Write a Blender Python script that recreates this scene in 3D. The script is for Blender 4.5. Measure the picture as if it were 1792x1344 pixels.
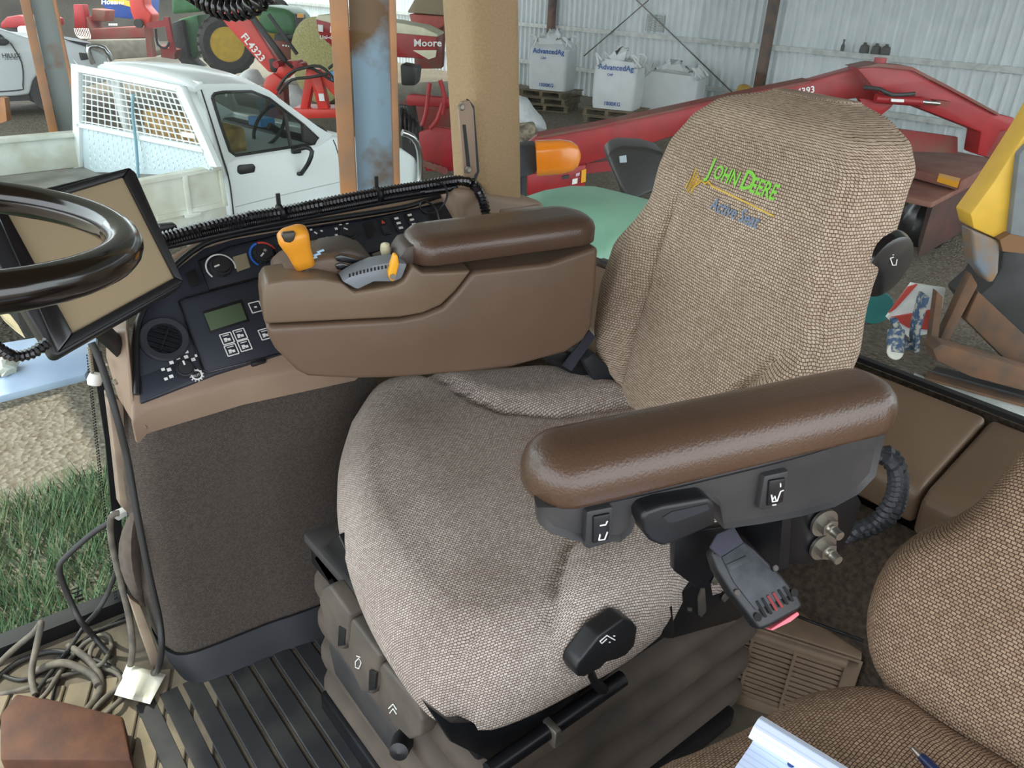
import bpy, bmesh, math, random
from mathutils import Vector, Matrix
random.seed(7)
for o in list(bpy.data.objects): bpy.data.objects.remove(o)
scn = bpy.context.scene
COL = scn.collection
PI = math.pi
# ---------------------------------------------------------------- camera
FPX, TH, RO, PH = 1348.0, math.radians(27), -math.radians(2.75), math.radians(40)
CAM = Vector((0, 0, 1.3))
_fh = Vector((math.sin(PH), math.cos(PH), 0)); _rh = Vector((math.cos(PH), -math.sin(PH), 0)); _up = Vector((0, 0, 1))
FW = _fh*math.cos(TH) - _up*math.sin(TH)
_dn = -_fh*math.sin(TH) - _up*math.cos(TH)
RT = _rh*math.cos(RO) + _dn*math.sin(RO)
DN = -_rh*math.sin(RO) + _dn*math.cos(RO)
cd = bpy.data.cameras.new('camera'); co = bpy.data.objects.new('camera', cd); COL.objects.link(co)
M = Matrix((RT, -DN, -FW)).transposed().to_4x4(); M.translation = CAM
co.matrix_world = M
cd.sensor_width = 36; cd.lens = FPX/1792*36; cd.clip_start = 0.02; cd.clip_end = 200
scn.camera = co
# ---------------------------------------------------------------- light
w = bpy.data.worlds.new('world'); scn.world = w; w.use_nodes = True
bg = w.node_tree.nodes['Background']
bg.inputs[0].default_value = (0.88, 0.94, 1.0, 1); bg.inputs[1].default_value = 1.25
sd = bpy.data.lights.new('sun', 'SUN'); sd.energy = 1.6; sd.angle = math.radians(0.8); sd.color = (1, .93, .82)
so = bpy.data.objects.new('sun', sd); COL.objects.link(so); so.location = (-6, 4, 8)
so.rotation_euler = Vector((-0.50, 0.60, 1.45)).to_track_quat('Z', 'Y').to_euler()
vs = scn.view_settings
vs.view_transform = 'Standard'; vs.look = 'None'; vs.gamma = 1; vs.use_curve_mapping = False
vs.exposure = 1.6
# ---------------------------------------------------------------- pixel -> place helpers
def ray(x, y): return FW + RT*((x-896)/FPX) + DN*((y-672)/FPX)
def Pd(x, y, t): return CAM + ray(x, y)*t
def pl(x, y, p0, n):
    q = ray(x, y); return CAM + q*((Vector(p0)-CAM).dot(n)/q.dot(n))
def Pz(x, y, z): return pl(x, y, (0, 0, z), Vector((0, 0, 1)))
def PY(x, y, Y): return pl(x, y, (0, Y, 0), Vector((0, 1, 0)))
def PX(x, y, X): return pl(x, y, (X, 0, 0), Vector((1, 0, 0)))
AL = math.radians(18)
U = Vector((math.cos(AL), -math.sin(AL), 0)); V = Vector((math.sin(AL), math.cos(AL), 0)); Z = Vector((0, 0, 1)); X = Vector((1, 0, 0)); Y = Vector((0, 1, 0))
def S(u, v, z): return U*u + V*v + Z*z
def PV(x, y, v): return pl(x, y, V*v, V)
def PU(x, y, u): return pl(x, y, U*u, U)
def mz(z): return lambda x, y: Pz(x, y, z)
def mY(v): return lambda x, y: PY(x, y, v)
def mX(v): return lambda x, y: PX(x, y, v)
def mV(v): return lambda x, y: PV(x, y, v)
def mD(d): return lambda x, y: Pd(x, y, d)
def mP(p0, n): return lambda x, y: pl(x, y, p0, n)
def lerp(a, b, t): return a + (b-a)*t
def interp(tab, t):
    if t <= tab[0][0]: return tab[0][1]
    for (a, va), (b, vb) in zip(tab, tab[1:]):
        if t <= b:
            k = (t-a)/(b-a); k = k*k*(3-2*k)*.5 + k*.5
            return va + (vb-va)*k
    return tab[-1][1]
# ---------------------------------------------------------------- materials
def lin(h):
    c = [int(h[i:i+2], 16)/255 for i in (0, 2, 4)]
    return tuple(x/12.92 if x <= .04045 else ((x+.055)/1.055)**2.4 for x in c) + (1,)
MATS = {}
def mat(name, hexc, rough=.5, metal=0, spec=.5, var=0, vscale=8, hex2=None, bump=0, bscale=200, trans=0, alpha=1, emit=0, coat=0, detail=4, patch=None):
    if name in MATS: return MATS[name]
    m = bpy.data.materials.new(name); m.use_nodes = True; nt = m.node_tree; N = nt.nodes; L = nt.links
    b = N['Principled BSDF']; b.inputs['Base Color'].default_value = lin(hexc)
    b.inputs['Roughness'].default_value = rough; b.inputs['Metallic'].default_value = metal
    b.inputs['Specular IOR Level'].default_value = spec
    if trans: b.inputs['Transmission Weight'].default_value = trans
    if coat: b.inputs['Coat Weight'].default_value = coat; b.inputs['Coat Roughness'].default_value = .15
    if alpha < 1: b.inputs['Alpha'].default_value = alpha
    tc = N.new('ShaderNodeTexCoord')
    if hex2 or var:
        n = N.new('ShaderNodeTexNoise'); n.inputs['Scale'].default_value = vscale; n.inputs['Detail'].default_value = detail
        L.new(tc.outputs['Object'], n.inputs['Vector'])
        r = N.new('ShaderNodeValToRGB')
        lo, hi = patch if patch else (.35, .65)
        r.color_ramp.elements[0].position = lo; r.color_ramp.elements[1].position = hi
        c = lin(hexc)
        if hex2: r.color_ramp.elements[0].color = c; r.color_ramp.elements[1].color = lin(hex2)
        else:
            r.color_ramp.elements[0].color = tuple(v*(1-var) for v in c[:3])+(1,)
            r.color_ramp.elements[1].color = tuple(min(1, v*(1+var)) for v in c[:3])+(1,)
        L.new(n.outputs['Fac'], r.inputs['Fac']); L.new(r.outputs['Color'], b.inputs['Base Color'])
    if bump:
        n2 = N.new('ShaderNodeTexNoise'); n2.inputs['Scale'].default_value = bscale; n2.inputs['Detail'].default_value = 3
        L.new(tc.outputs['Object'], n2.inputs['Vector'])
        bp = N.new('ShaderNodeBump'); bp.inputs['Strength'].default_value = bump; bp.inputs['Distance'].default_value = .002
        L.new(n2.outputs['Fac'], bp.inputs['Height']); L.new(bp.outputs['Normal'], b.inputs['Normal'])
    MATS[name] = m; return m
def fabric(name, c1, c2, cm, scale=100, bw=.62, rh=.44, mortar=.09, stain='5a4636', bump=.6):
    m = bpy.data.materials.new(name); m.use_nodes = True; nt = m.node_tree; N = nt.nodes; L = nt.links
    b = N['Principled BSDF']; b.inputs['Roughness'].default_value = .92; b.inputs['Specular IOR Level'].default_value = .15
    uv = N.new('ShaderNodeUVMap'); uv.uv_map = 'UVMap'
    nz = N.new('ShaderNodeTexNoise'); nz.inputs['Scale'].default_value = 60; nz.inputs['Detail'].default_value = 2
    L.new(uv.outputs['UV'], nz.inputs['Vector'])
    mx = N.new('ShaderNodeMix'); mx.data_type = 'VECTOR'; mx.inputs['Factor'].default_value = .004
    L.new(uv.outputs['UV'], mx.inputs['A']); L.new(nz.outputs['Color'], mx.inputs['B'])
    br = N.new('ShaderNodeTexBrick'); br.inputs['Scale'].default_value = scale
    br.inputs['Brick Width'].default_value = bw; br.inputs['Row Height'].default_value = rh
    br.inputs['Mortar Size'].default_value = mortar; br.inputs['Mortar Smooth'].default_value = .9; br.inputs['Bias'].default_value = 0
    br.inputs['Color1'].default_value = lin(c1); br.inputs['Color2'].default_value = lin(c2); br.inputs['Mortar'].default_value = lin(cm)
    L.new(mx.outputs['Result'], br.inputs['Vector'])
    tc = N.new('ShaderNodeTexCoord'); n3 = N.new('ShaderNodeTexNoise'); n3.inputs['Scale'].default_value = 5; n3.inputs['Detail'].default_value = 4
    L.new(tc.outputs['Object'], n3.inputs['Vector'])
    rp = N.new('ShaderNodeValToRGB'); rp.color_ramp.elements[0].position = .4; rp.color_ramp.elements[1].position = .75
    rp.color_ramp.elements[0].color = (0, 0, 0, 1); rp.color_ramp.elements[1].color = (.35, .35, .35, 1)
    L.new(n3.outputs['Fac'], rp.inputs['Fac'])
    mc = N.new('ShaderNodeMix'); mc.data_type = 'RGBA'; mc.inputs['B'].default_value = lin(stain)
    L.new(rp.outputs['Color'], mc.inputs['Factor']); L.new(br.outputs['Color'], mc.inputs['A']); L.new(mc.outputs['Result'], b.inputs['Base Color'])
    inv = N.new('ShaderNodeMath'); inv.operation = 'SUBTRACT'; inv.inputs[0].default_value = 1; L.new(br.outputs['Fac'], inv.inputs[1])
    bp = N.new('ShaderNodeBump'); bp.inputs['Strength'].default_value = bump; bp.inputs['Distance'].default_value = .0015
    L.new(inv.outputs[0], bp.inputs['Height']); L.new(bp.outputs['Normal'], b.inputs['Normal'])
    MATS[name] = m; return m
def glass(name, tint, gloss=.06, haze=.0, hazec='d8e8dc'):
    m = bpy.data.materials.new(name); m.use_nodes = True; nt = m.node_tree; N = nt.nodes; L = nt.links
    N.remove(N['Principled BSDF']); out = N['Material Output']
    t = N.new('ShaderNodeBsdfTransparent'); t.inputs[0].default_value = tint
    g = N.new('ShaderNodeBsdfGlossy'); g.inputs['Roughness'].default_value = .02
    fr = N.new('ShaderNodeFresnel'); fr.inputs[0].default_value = 1.22
    a = N.new('ShaderNodeMixShader'); L.new(fr.outputs[0], a.inputs[0]); L.new(t.outputs[0], a.inputs[1]); L.new(g.outputs[0], a.inputs[2])
    last = a
    if haze:
        df = N.new('ShaderNodeBsdfDiffuse'); df.inputs[0].default_value = lin(hazec)
        tc = N.new('ShaderNodeTexCoord'); nz = N.new('ShaderNodeTexNoise'); nz.inputs['Scale'].default_value = 3; nz.inputs['Detail'].default_value = 6
        L.new(tc.outputs['Object'], nz.inputs['Vector'])
        mp = N.new('ShaderNodeMath'); mp.operation = 'MULTIPLY'; mp.inputs[1].default_value = haze*2; L.new(nz.outputs['Fac'], mp.inputs[0])
        h = N.new('ShaderNodeMixShader'); L.new(mp.outputs[0], h.inputs[0]); L.new(a.outputs[0], h.inputs[1]); L.new(df.outputs[0], h.inputs[2]); last = h
    L.new(last.outputs[0], out.inputs['Surface']); MATS[name] = m; return m
F_SEAT = fabric('seat_fabric', 'cfc4bb', 'b2a59c', '574a42')
F_BACK = fabric('seat_back_fabric', 'cdbba6', 'b49f8a', '594638', bw=.60, rh=.52, mortar=.1)
F_SKIRT = fabric('skirt_fabric', '5e5650', '4d4640', '2a2522', scale=200, bw=.7, rh=.6, stain='544a42', bump=.4)
F_CARPET = mat('carpet', '4d443b', .95, spec=.1, var=.3, vscale=90, bump=1, bscale=500)
TAN = mat('tan_plastic', '927c69', .55, bump=.15, bscale=900, var=.06)
TANP = mat('tan_perforated', 'a08663', .7, bump=.5, bscale=700, var=.08, vscale=200)
BROWN = mat('brown_plastic', '675343', .42, bump=.12, bscale=800, var=.08, vscale=6)
BROWN2 = mat('brown_plastic_light', '73604d', .40, bump=.12, bscale=800, var=.08, vscale=6)
LEATHER = mat('brown_vinyl', '523e31', .28, bump=.35, bscale=350, var=.08, vscale=5, coat=.15)
BLACK = mat('black_plastic', '17181b', .42, bump=.1, bscale=900)
BLACKG = mat('black_gloss', '141418', .2, coat=.3)
PANEL = mat('panel_black', '282c36', .5, bump=.12, bscale=1200)
METALB = mat('black_metal', '17181c', .35, metal=.2, var=.25, vscale=20)
RUBBER = mat('rubber', '22252a', .6, var=.2, vscale=10)
BELLOWS = mat('bellows_rubber', '453c35', .8, hex2='574c42', vscale=9, bump=.3, bscale=120)
DUSTY = mat('dusty_grey_plastic', '5a5249', .6, hex2='403c38', vscale=12, bump=.1)
GREYP = mat('grey_plastic', '2e2e30', .5, hex2='3c3a39', vscale=14)
STEEL = mat('steel', 'a8a49a', .35, metal=.9, var=.1)
WHITEP = mat('white_print', 'e6e6e2', .6)
ORANGE = mat('orange_plastic', 'e59a2c', .38)
YELLOWP = mat('yellow_plastic', 'f0ab22', .4)
AMBER = mat('amber_lens', 'f58a10', .25, trans=.25, coat=.5)
# ---------------------------------------------------------------- mesh helpers
ROOT = {}
def thing(name, label, cat, loc, group=None):
    o = bpy.data.objects.new(name, None); COL.objects.link(o); o.location = loc; o.empty_display_size = .05
    o['label'] = label; o['category'] = cat
    if group: o['group'] = group
    ROOT[o.name] = Vector(loc); return o
def tag(o, label, cat, group=None, kind=None):
    if label: o['label'] = label
    if cat: o['category'] = cat
    if group: o['group'] = group
    if kind: o['kind'] = kind
    return o
def mk(name, verts, faces, m, parent=None, smooth=True, uvs=None, bevel=0, seg=2, auto=35, label=None):
    verts = [Vector(v) for v in verts]
    if parent is not None: off = ROOT[parent.name]
    else:
        n = len(verts); off = Vector((sum(v.x for v in verts)/n, sum(v.y for v in verts)/n, min(v.z for v in verts)))
    me = bpy.data.meshes.new(name); me.from_pydata([v-off for v in verts], [], faces)
    if bevel:
        bm = bmesh.new(); bm.from_mesh(me)
        bmesh.ops.remove_doubles(bm, verts=bm.verts, dist=1e-6)
        bmesh.ops.recalc_face_normals(bm, faces=bm.faces)
        es = [e for e in bm.edges if len(e.link_faces) == 2 and e.calc_face_angle(0) > .5]
        bmesh.ops.bevel(bm, geom=es, offset=bevel, offset_type='OFFSET', segments=seg, profile=.5, affect='EDGES', clamp_overlap=True)
        bm.to_mesh(me); bm.free()
    elif not uvs:
        bm = bmesh.new(); bm.from_mesh(me); bmesh.ops.recalc_face_normals(bm, faces=bm.faces); bm.to_mesh(me); bm.free()
    if uvs:
        ul = me.uv_layers.new(name='UVMap')
        for lp in me.loops: ul.data[lp.index].uv = uvs[lp.vertex_index]
    if smooth:
        for p in me.polygons: p.use_smooth = True
        me.set_sharp_from_angle(angle=math.radians(auto))
    for mm in (m if isinstance(m, (list, tuple)) else [m]): me.materials.append(mm)
    o = bpy.data.objects.new(name, me); COL.objects.link(o)
    if parent is not None: o.parent = parent; ROOT[o.name] = off
    else: o.location = off; ROOT[o.name] = off
    if label: o['label'] = label
    return o
def prism_vf(pts, ext):
    n = len(pts); ext = Vector(ext)
    v = [Vector(p) for p in pts] + [Vector(p)+ext for p in pts]
    f = [tuple(range(n)), tuple(range(2*n-1, n-1, -1))] + [(i, i+n, (i+1) % n+n, (i+1) % n) for i in range(n)]
    return v, f
def prism(name, pts, ext, m, parent=None, bevel=0, **k):
    v, f = prism_vf(pts, ext); return mk(name, v, f, m, parent, bevel=bevel, **k)
def px(name, pxs, mp, ext, m, parent=None, bevel=0, **k): return prism(name, [mp(*p) for p in pxs], ext, m, parent, bevel, **k)
def join(parts):
    v, f = [], []
    for a, b in parts:
        n = len(v); v += a; f += [tuple(i+n for i in q) for q in b]
    return v, f
def box_vf(c, a, b, d):
    c, a, b, d = Vector(c), Vector(a)/2, Vector(b)/2, Vector(d)/2
    v = [c+a*i+b*j+d*k for i in (-1, 1) for j in (-1, 1) for k in (-1, 1)]
    return v, [(0, 1, 3, 2), (4, 6, 7, 5), (0, 4, 5, 1), (2, 3, 7, 6), (0, 2, 6, 4), (1, 5, 7, 3)]
def box(name, c, a, b, d, m, parent=None, bevel=0, **k):
    v, f = box_vf(c, a, b, d); return mk(name, v, f, m, parent, bevel=bevel, **k)
def bx(name, x0, x1, y0, y1, z0, z1, m, parent=None, bevel=0, **k):
    return box(name, ((x0+x1)/2, (y0+y1)/2, (z0+z1)/2), X*(x1-x0), Y*(y1-y0), Z*(z1-z0), m, parent, bevel, **k)
def loft_vf(rings, caps=True, closed=True):
    n = len(rings[0]); v = [Vector(p) for r in rings for p in r]; f = []
    for i in range(len(rings)-1):
        for j in range(n if closed else n-1):
            a, b = i*n+j, i*n+(j+1) % n
            f.append((a, b, b+n, a+n))
    if caps and closed: f.append(tuple(range(n-1, -1, -1))); f.append(tuple(range((len(rings)-1)*n, len(rings)*n)))
    return v, f
def loft(name, rings, m, parent=None, caps=True, closed=True, **k):
    v, f = loft_vf(rings, caps, closed); return mk(name, v, f, m, parent, **k)
def catmull(pts, step):
    pts = [Vector(p) for p in pts]; out = []
    for i in range(len(pts)-1):
        p0 = pts[max(i-1, 0)]; p1 = pts[i]; p2 = pts[i+1]; p3 = pts[min(i+2, len(pts)-1)]
        n = max(2, int((p2-p1).length/step))
        for k in range(n):
            t = k/n
            out.append(.5*((2*p1)+(p2-p0)*t+(2*p0-5*p1+4*p2-p3)*t*t+(3*p1-p0-3*p2+p3)*t**3))
    out.append(pts[-1]); return out
def frames(path):
    fr = []; t0 = (path[1]-path[0]).normalized()
    n = t0.orthogonal().normalized()
    for i in range(len(path)):
        t = (path[min(i+1, len(path)-1)]-path[max(i-1, 0)]).normalized()
        n = (n-t*n.dot(t))
        n = n.normalized() if n.length > 1e-6 else t.orthogonal().normalized()
        fr.append((n, t.cross(n)))
    return fr
def tube_vf(pts, r, n=8, step=None, smoothpath=True):
    path = catmull(pts, step or max(r*1.5, .004)) if (smoothpath and len(pts) > 2) else [Vector(p) for p in pts]
    fr = frames(path); rings = []
    for i, (p, (a, b)) in enumerate(zip(path, fr)):
        rr = r(i) if callable(r) else r
        rings.append([p + a*(rr*math.cos(2*PI*k/n)) + b*(rr*math.sin(2*PI*k/n)) for k in range(n)])
    return loft_vf(rings)
def tube(name, pts, r, m, parent=None, n=8, step=None, smoothpath=True, **k):
    v, f = tube_vf(pts, r, n, step, smoothpath); return mk(name, v, f, m, parent, auto=60, **k)
def hose(name, pts, r, pitch, m, parent=None, n=10):
    path = catmull(pts, pitch/2)
    v, f = tube_vf(path, lambda i: r*(1 if i % 2 else .72), n, smoothpath=False)
    return mk(name, v, f, m, parent, auto=25)
def lathe_vf(prof, o, ax, n=24, xdir=None):
    o, ax = Vector(o), Vector(ax).normalized(); a = (Vector(xdir) if xdir else ax.orthogonal()).normalized(); b = ax.cross(a)
    return loft_vf([[o+ax*h+a*(r*math.cos(2*PI*k/n))+b*(r*math.sin(2*PI*k/n)) for k in range(n)] for r, h in prof])
def lathe(name, prof, o, ax, m, parent=None, n=24, **k):
    v, f = lathe_vf(prof, o, ax, n); return mk(name, v, f, m, parent, **k)
def inset(poly, d):
    n = len(poly); out = []
    area = sum(poly[i][0]*poly[(i+1) % n][1]-poly[(i+1) % n][0]*poly[i][1] for i in range(n))
    s = 1 if area > 0 else -1
    for i in range(n):
        a, b, c = poly[i-1], poly[i], poly[(i+1) % n]
        e1 = Vector((b[0]-a[0], b[1]-a[1])).normalized(); e2 = Vector((c[0]-b[0], c[1]-b[1])).normalized()
        nn = Vector((-(e1+e2)[1], (e1+e2)[0]))
        if nn.length < 1e-6: nn = Vector((-e1[1], e1[0]))
        nn = nn.normalized()*s; k = max(.5, nn.dot(Vector((-e1[1], e1[0]))*s))
        out.append((b[0]+nn[0]*d/k, b[1]+nn[1]*d/k))
    return out
def rrect(x0, x1, y0, y1, r, n=5):
    out = []
    rs = r if isinstance(r, (list, tuple)) else (r,)*4
    for (cx, cy, a0, rr) in ((x1-rs[0], y1-rs[0], 0, rs[0]), (x0+rs[1], y1-rs[1], 90, rs[1]), (x0+rs[2], y0+rs[2], 180, rs[2]), (x1-rs[3], y0+rs[3], 270, rs[3])):
        for k in range(n+1):
            a = math.radians(a0+90*k/n); out.append((cx+rr*math.cos(a), cy+rr*math.sin(a)))
    return out
def pillow(name, outline, prof, to3, m, parent=None, **k):
    """outline (2d), prof list of (inset, height), to3(a,b,h)."""
    rings = []
    for d, h in prof:
        rings.append([to3(a, b, h) for a, b in (inset(outline, d) if d else outline)])
    return loft(name, rings, m, parent, **k)
def text(name, s, o, xd, yd, size, m, parent=None, ext=.0006, bold=False, spacing=1.0, label=None, deform=None):
    c = bpy.data.curves.new(name, 'FONT'); c.body = s; c.size = 1; c.resolution_u = 2; c.space_character = spacing
    c.offset = .02 if bold else 0
    t = bpy.data.objects.new(name, c); COL.objects.link(t)
    dg = bpy.context.evaluated_depsgraph_get(); me = bpy.data.meshes.new_from_object(t.evaluated_get(dg))
    vs_ = [v.co.copy() for v in me.vertices]; fs = [tuple(p.vertices) for p in me.polygons]
    bpy.data.objects.remove(t); bpy.data.curves.remove(c); bpy.data.meshes.remove(me)
    if deform: vv = [deform(v.x*size, v.y*size) for v in vs_]
    else:
        xd, yd = Vector(xd).normalized(), Vector(yd).normalized(); nn = xd.cross(yd).normalized(); o = Vector(o)
        vv = [o+xd*(v.x*size)+yd*(v.y*size)+nn*ext for v in vs_]
    return mk(name, vv, fs, m, parent, smooth=False, label=label)
def copy_tree(o, delta, parent=None):
    c = o.copy(); COL.objects.link(c); c.parent = parent
    if parent is None: c.location = o.location + Vector(delta)
    for ch in [q for q in bpy.data.objects if q.parent == o]: copy_tree(ch, delta, c)
    ROOT[c.name] = Vector(c.location)
    return c
def structure(o): o['kind'] = 'structure'; return o
#@@STRUCT
# ================================================================ CAB STRUCTURE
GZ = -1.15
G1 = glass('side_glass', (.90, .97, .93, 1), haze=.012)
G2 = glass('rear_glass', (.93, .97, .95, 1), haze=.010)
fl = structure(bx('floor', -.9, 1.6, -.5, 1.6, -.06, 0, mat('floor_dust', '4c453c', .85, hex2='6a6152', vscale=14, bump=.3, bscale=150)))
RIBM = mat('mat_rib', '242528', .6, hex2='3f3d3a', vscale=10, patch=(.45, .75))
RIBT = mat('dusty_rib', '6f6555', .85, hex2='857863', vscale=16)
for i in range(16):          # black rubber mat ribs in front of the seat
    x0 = .13+i*.045
    bx('mat_rib', x0, x0+.037, .62, 1.27, -.002, .007, RIBM, fl, bevel=.002, seg=1)
d24 = Vector((math.sin(.42), math.cos(.42), 0)); n24 = Vector((d24.y, -d24.x, 0))
for i in range(14):          # dusty ribs of the front tread
    c = Vector((-.32, 1.28, .002)) + n24*(i*.05-.1)
    box('mat_rib', c, n24*.043, d24*.52, Z*.008, RIBT, fl, bevel=.002, seg=1)
structure(bx('ceiling', -.8, 1.62, -.75, 1.62, 1.80, 1.9, mat('headliner', '8f7d66', .9)))
structure(bx('wall_rear', 1.585, 1.62, -.5, 1.6, 0, .6, F_CARPET))
structure(bx('wall_right', .3, 1.62, 1.585, 1.62, -.02, .6, TAN))
# panes
w1 = structure(mk('window_1', [(-.75, 1.575, .02), (1.07, 1.575, .02), (1.07, 1.575, 1.8), (-.75, 1.575, 1.8)], [(0, 1, 2, 3)], G1, smooth=False))
FRIT = mat('frit', '0e0f12', .5)
bx('edge_seal', -.75, .24, 1.555, 1.60, .0, .035, FRIT, w1)
px('frit_band', [(160, 615), (178, 615), (199, 760), (210, 880), (225, 1060), (212, 1065), (196, 900), (184, 770)], mY(1.57), Y*.006, FRIT, w1)
# dots along the frit edge
dots = []
for t in range(90):
    k = t/89; xx, yy = lerp(157, 208, k)+10*k*(1-k)*-1, lerp(620, 1060, k)
    for r_ in range(2):
        c = PY(xx-2-3*r_, yy+2*r_, 1.571); dots.append(box_vf(c, X*(.003-.001*r_), Y*.002, Z*.003))
dv, df_ = join(dots); o = mk('frit_dots', dv, df_, FRIT, w1, smooth=False); o['kind'] = 'stuff'
for k, (a, b, w_, h_) in enumerate(((132, 1030, .016, .003), (134, 1036, .02, .003), (137, 1043, .014, .005), (141, 1049, .012, .006))):
    box('glass_mark', PY(a, b, 1.570), X*w_, Y*.002, Z*h_, FRIT, w1)
w2 = structure(mk('window_2', [(1.575, -.6, .62), (1.575, 1.5, .62), (1.575, 1.5, 1.8), (1.575, -.6, 1.8)], [(0, 1, 2, 3)], G2, smooth=False))
bx('seal', 1.566, 1.584, -.6, 1.5, .611, .621, FRIT, w2)
w3 = structure(mk('window_3', [(1.25, 1.52, .80), (1.575, 1.5, .72), (1.575, 1.5, 1.8), (1.25, 1.52, 1.8)], [(0, 1, 2, 3)], G2, smooth=False))
# cab pillar with bolted slotted bracket
pr_ = []
for k in range(12):
    zz = lerp(.80, 1.80, k/11)
    a = PY(lerp(781, 806, 0), 0, 1.5).x
    x0 = lerp(1.100, 1.056, (zz-.8)/.5); x1 = lerp(1.235, 1.196, (zz-.8)/.5)
    pr_.append([Vector((p[0], p[1], zz)) for p in rrect(x0, x1, 1.45, 1.58, .03, 4)])
pil = structure(loft('trim_1', pr_, TANP))
bk = px('slotted_bracket', [(803, 195), (808, 178), (822, 176), (829, 192), (835, 300), (829, 310), (813, 310)], mY(1.445), Y*.008, TAN, pil, bevel=.002)
px('bracket_slot', [(810, 218), (815, 218), (824, 298), (818, 298)], mY(1.4435), Y*.002, BLACK, pil)
px('bracket_rim', [(820, 174), (830, 186), (839, 300), (833, 316), (829, 312), (834, 298), (826, 192)], mY(1.447), Y*.01, BLACK, pil)
for bxx, byy in ((803, 187), (815, 297)):
    lathe('bracket_bolt', [(.008, 0), (.008, .006), (.005, .008), (.0, .008)], PY(bxx+3, byy, 1.44), -Y, STEEL, pil, n=6)
# pillar foot moulding
structure(px('trim_2', [(796, 330), (905, 345), (952, 352), (968, 385), (970, 470), (800, 470), (805, 400)], mY(1.44), Y*.10, TAN, bevel=.02, seg=3))
px('foot_panel', [(874, 366), (946, 358), (962, 384), (880, 402)], mY(1.438), Y*.01, BROWN2, bpy.data.objects['trim_2'], bevel=.004)
# rear shelf, two mouldings with a seam
sh = structure(prism('trim_3', [Vector((a, .418, b)) for a, b in ((1.345, .44), (1.335, .505), (1.352, .53), (1.56, .606), (1.57, .44))], Y*1.13, BROWN2, bevel=.012, seg=3))
sh2 = structure(prism('trim_4', [Vector((a, .412, b)) for a, b in ((1.335, .43), (1.325, .505), (1.345, .53), (1.56, .606), (1.57, .43))], Y*-.9, BROWN2, bevel=.012, seg=3))
structure(prism('trim_5', [Vector((a, -.45, b)) for a, b in ((1.22, 0), (1.22, .245), (1.25, .27), (1.40, .40), (1.40, 0))], Y*1.95, F_CARPET, bevel=.01))
# carpet edge seam trim
tube('carpet_seam', [Pz(1318, 1047, .285), Pz(1400, 1080, .285), Pz(1512, 1122, .285)], .003, BLACK, bpy.data.objects['trim_5'], n=6)

# ================================================================ HEATER GRILLE
gA, gB = Pz(1296, 1088, .21), Pz(1507, 1156, .21); gd = (gB-gA).normalized(); gn = Vector((gd.y, -gd.x, 0)).normalized()
if gn.x > 0: gn = -gn
gl = (gB-gA).length
gt = thing('heater_grille', 'tan slatted heater grille on the floor behind the operator seat', 'grille', (gA+gB)/2-Z*.21)
GT = mat('grille_tan', '7d6a57', .6, var=.12, vscale=20)
ga0 = gA-gd*.05; gl2 = gl+.05
fr = [box_vf(ga0+gd*gl2/2+Z*z_-gn*.01, gd*gl2, gn*.03, Z*h_) for z_, h_ in ((-.014, .028), (-.197, .026))]
fr += [box_vf(gA+gd*q-Z*.105-gn*.01, gd*w_, gn*.03, Z*.21) for q, w_ in ((gl-.012, .024), (-.04, .02))]
fr += [box_vf(ga0+gd*gl2/2-Z*.0-gn*.04, gd*gl2, gn*.08, Z*.012)]
v, f = join(fr); mk('frame', v, f, GT, gt, bevel=.003)
box('shade_backing', ga0+gd*gl2/2-gn*.035-Z*.105, gd*gl2*.97, gn*.01, Z*.19, mat('grille_shade', '0d0b0a', .9), gt)  # near-black sheet standing for the shade behind the slats
for k in range(12):
    box('slat', ga0+gd*gl2/2-Z*(.034+k*.0132)-gn*.006, gd*gl2*.97, gn*.014, Z*.0092, GT, gt, bevel=.001, seg=1)
for q in (.03, .5*gl):
    box('rib', gA+gd*q-Z*.105-gn*.004, gd*.006, gn*.014, Z*.17, GT, gt)

# ================================================================ SIDE CONSOLE
cn = Vector((-.05, -1.05, 1)).normalized(); cp = Vector((.25, 1.32, .62)); mC = mP(cp, cn)
e1 = Vector((1, 0, .05)).normalized(); e2 = cn.cross(e1).normalized()
if e2.z < 0: e2 = -e2
def mC2(h): return mP(cp+cn*h, cn)
con = thing('side_console', 'tan and black switch console along the right cab window', 'console', (.55, 1.42, 0))
TANO = [(229, 742), (224, 620), (232, 560), (268, 490), (300, 442), (340, 420), (520, 374), (700, 345), (792, 326), (836, 410), (800, 470), (620, 628), (420, 668), (250, 716)]
px('frame', TANO, mC2(-.006), Vector((0, .0, -.055)), TAN, con, bevel=.008, seg=3)
# front upright of the console (faces the windscreen)
prism('front_cheek', [PY(185, 580, 1.42), PY(222, 575, 1.36), PY(236, 716, 1.33), PY(262, 757, 1.31), PY(232, 742, 1.36), PY(208, 700, 1.42), PY(186, 625, 1.44)], Vector((.03, .12, -.01)), TAN, con, bevel=.006)
for sx_, sy_ in ((185, 638), (203, 668), (190, 690)):
    lathe('screw', [(.006, 0), (.005, .004), (0, .004)], PY(sx_, sy_, 1.405), Vector((-1, -.4, 0)), STEEL, con, n=8)
PO = [(246, 706), (240, 600), (250, 548), (285, 490), (316, 464), (356, 434), (407, 418), (515, 399), (700, 370), (786, 348), (804, 406), (780, 440), (600, 600), (490, 620), (380, 654)]
px('panel', PO, mC2(.002), -cn*.03, PANEL, con, bevel=.004)
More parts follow.
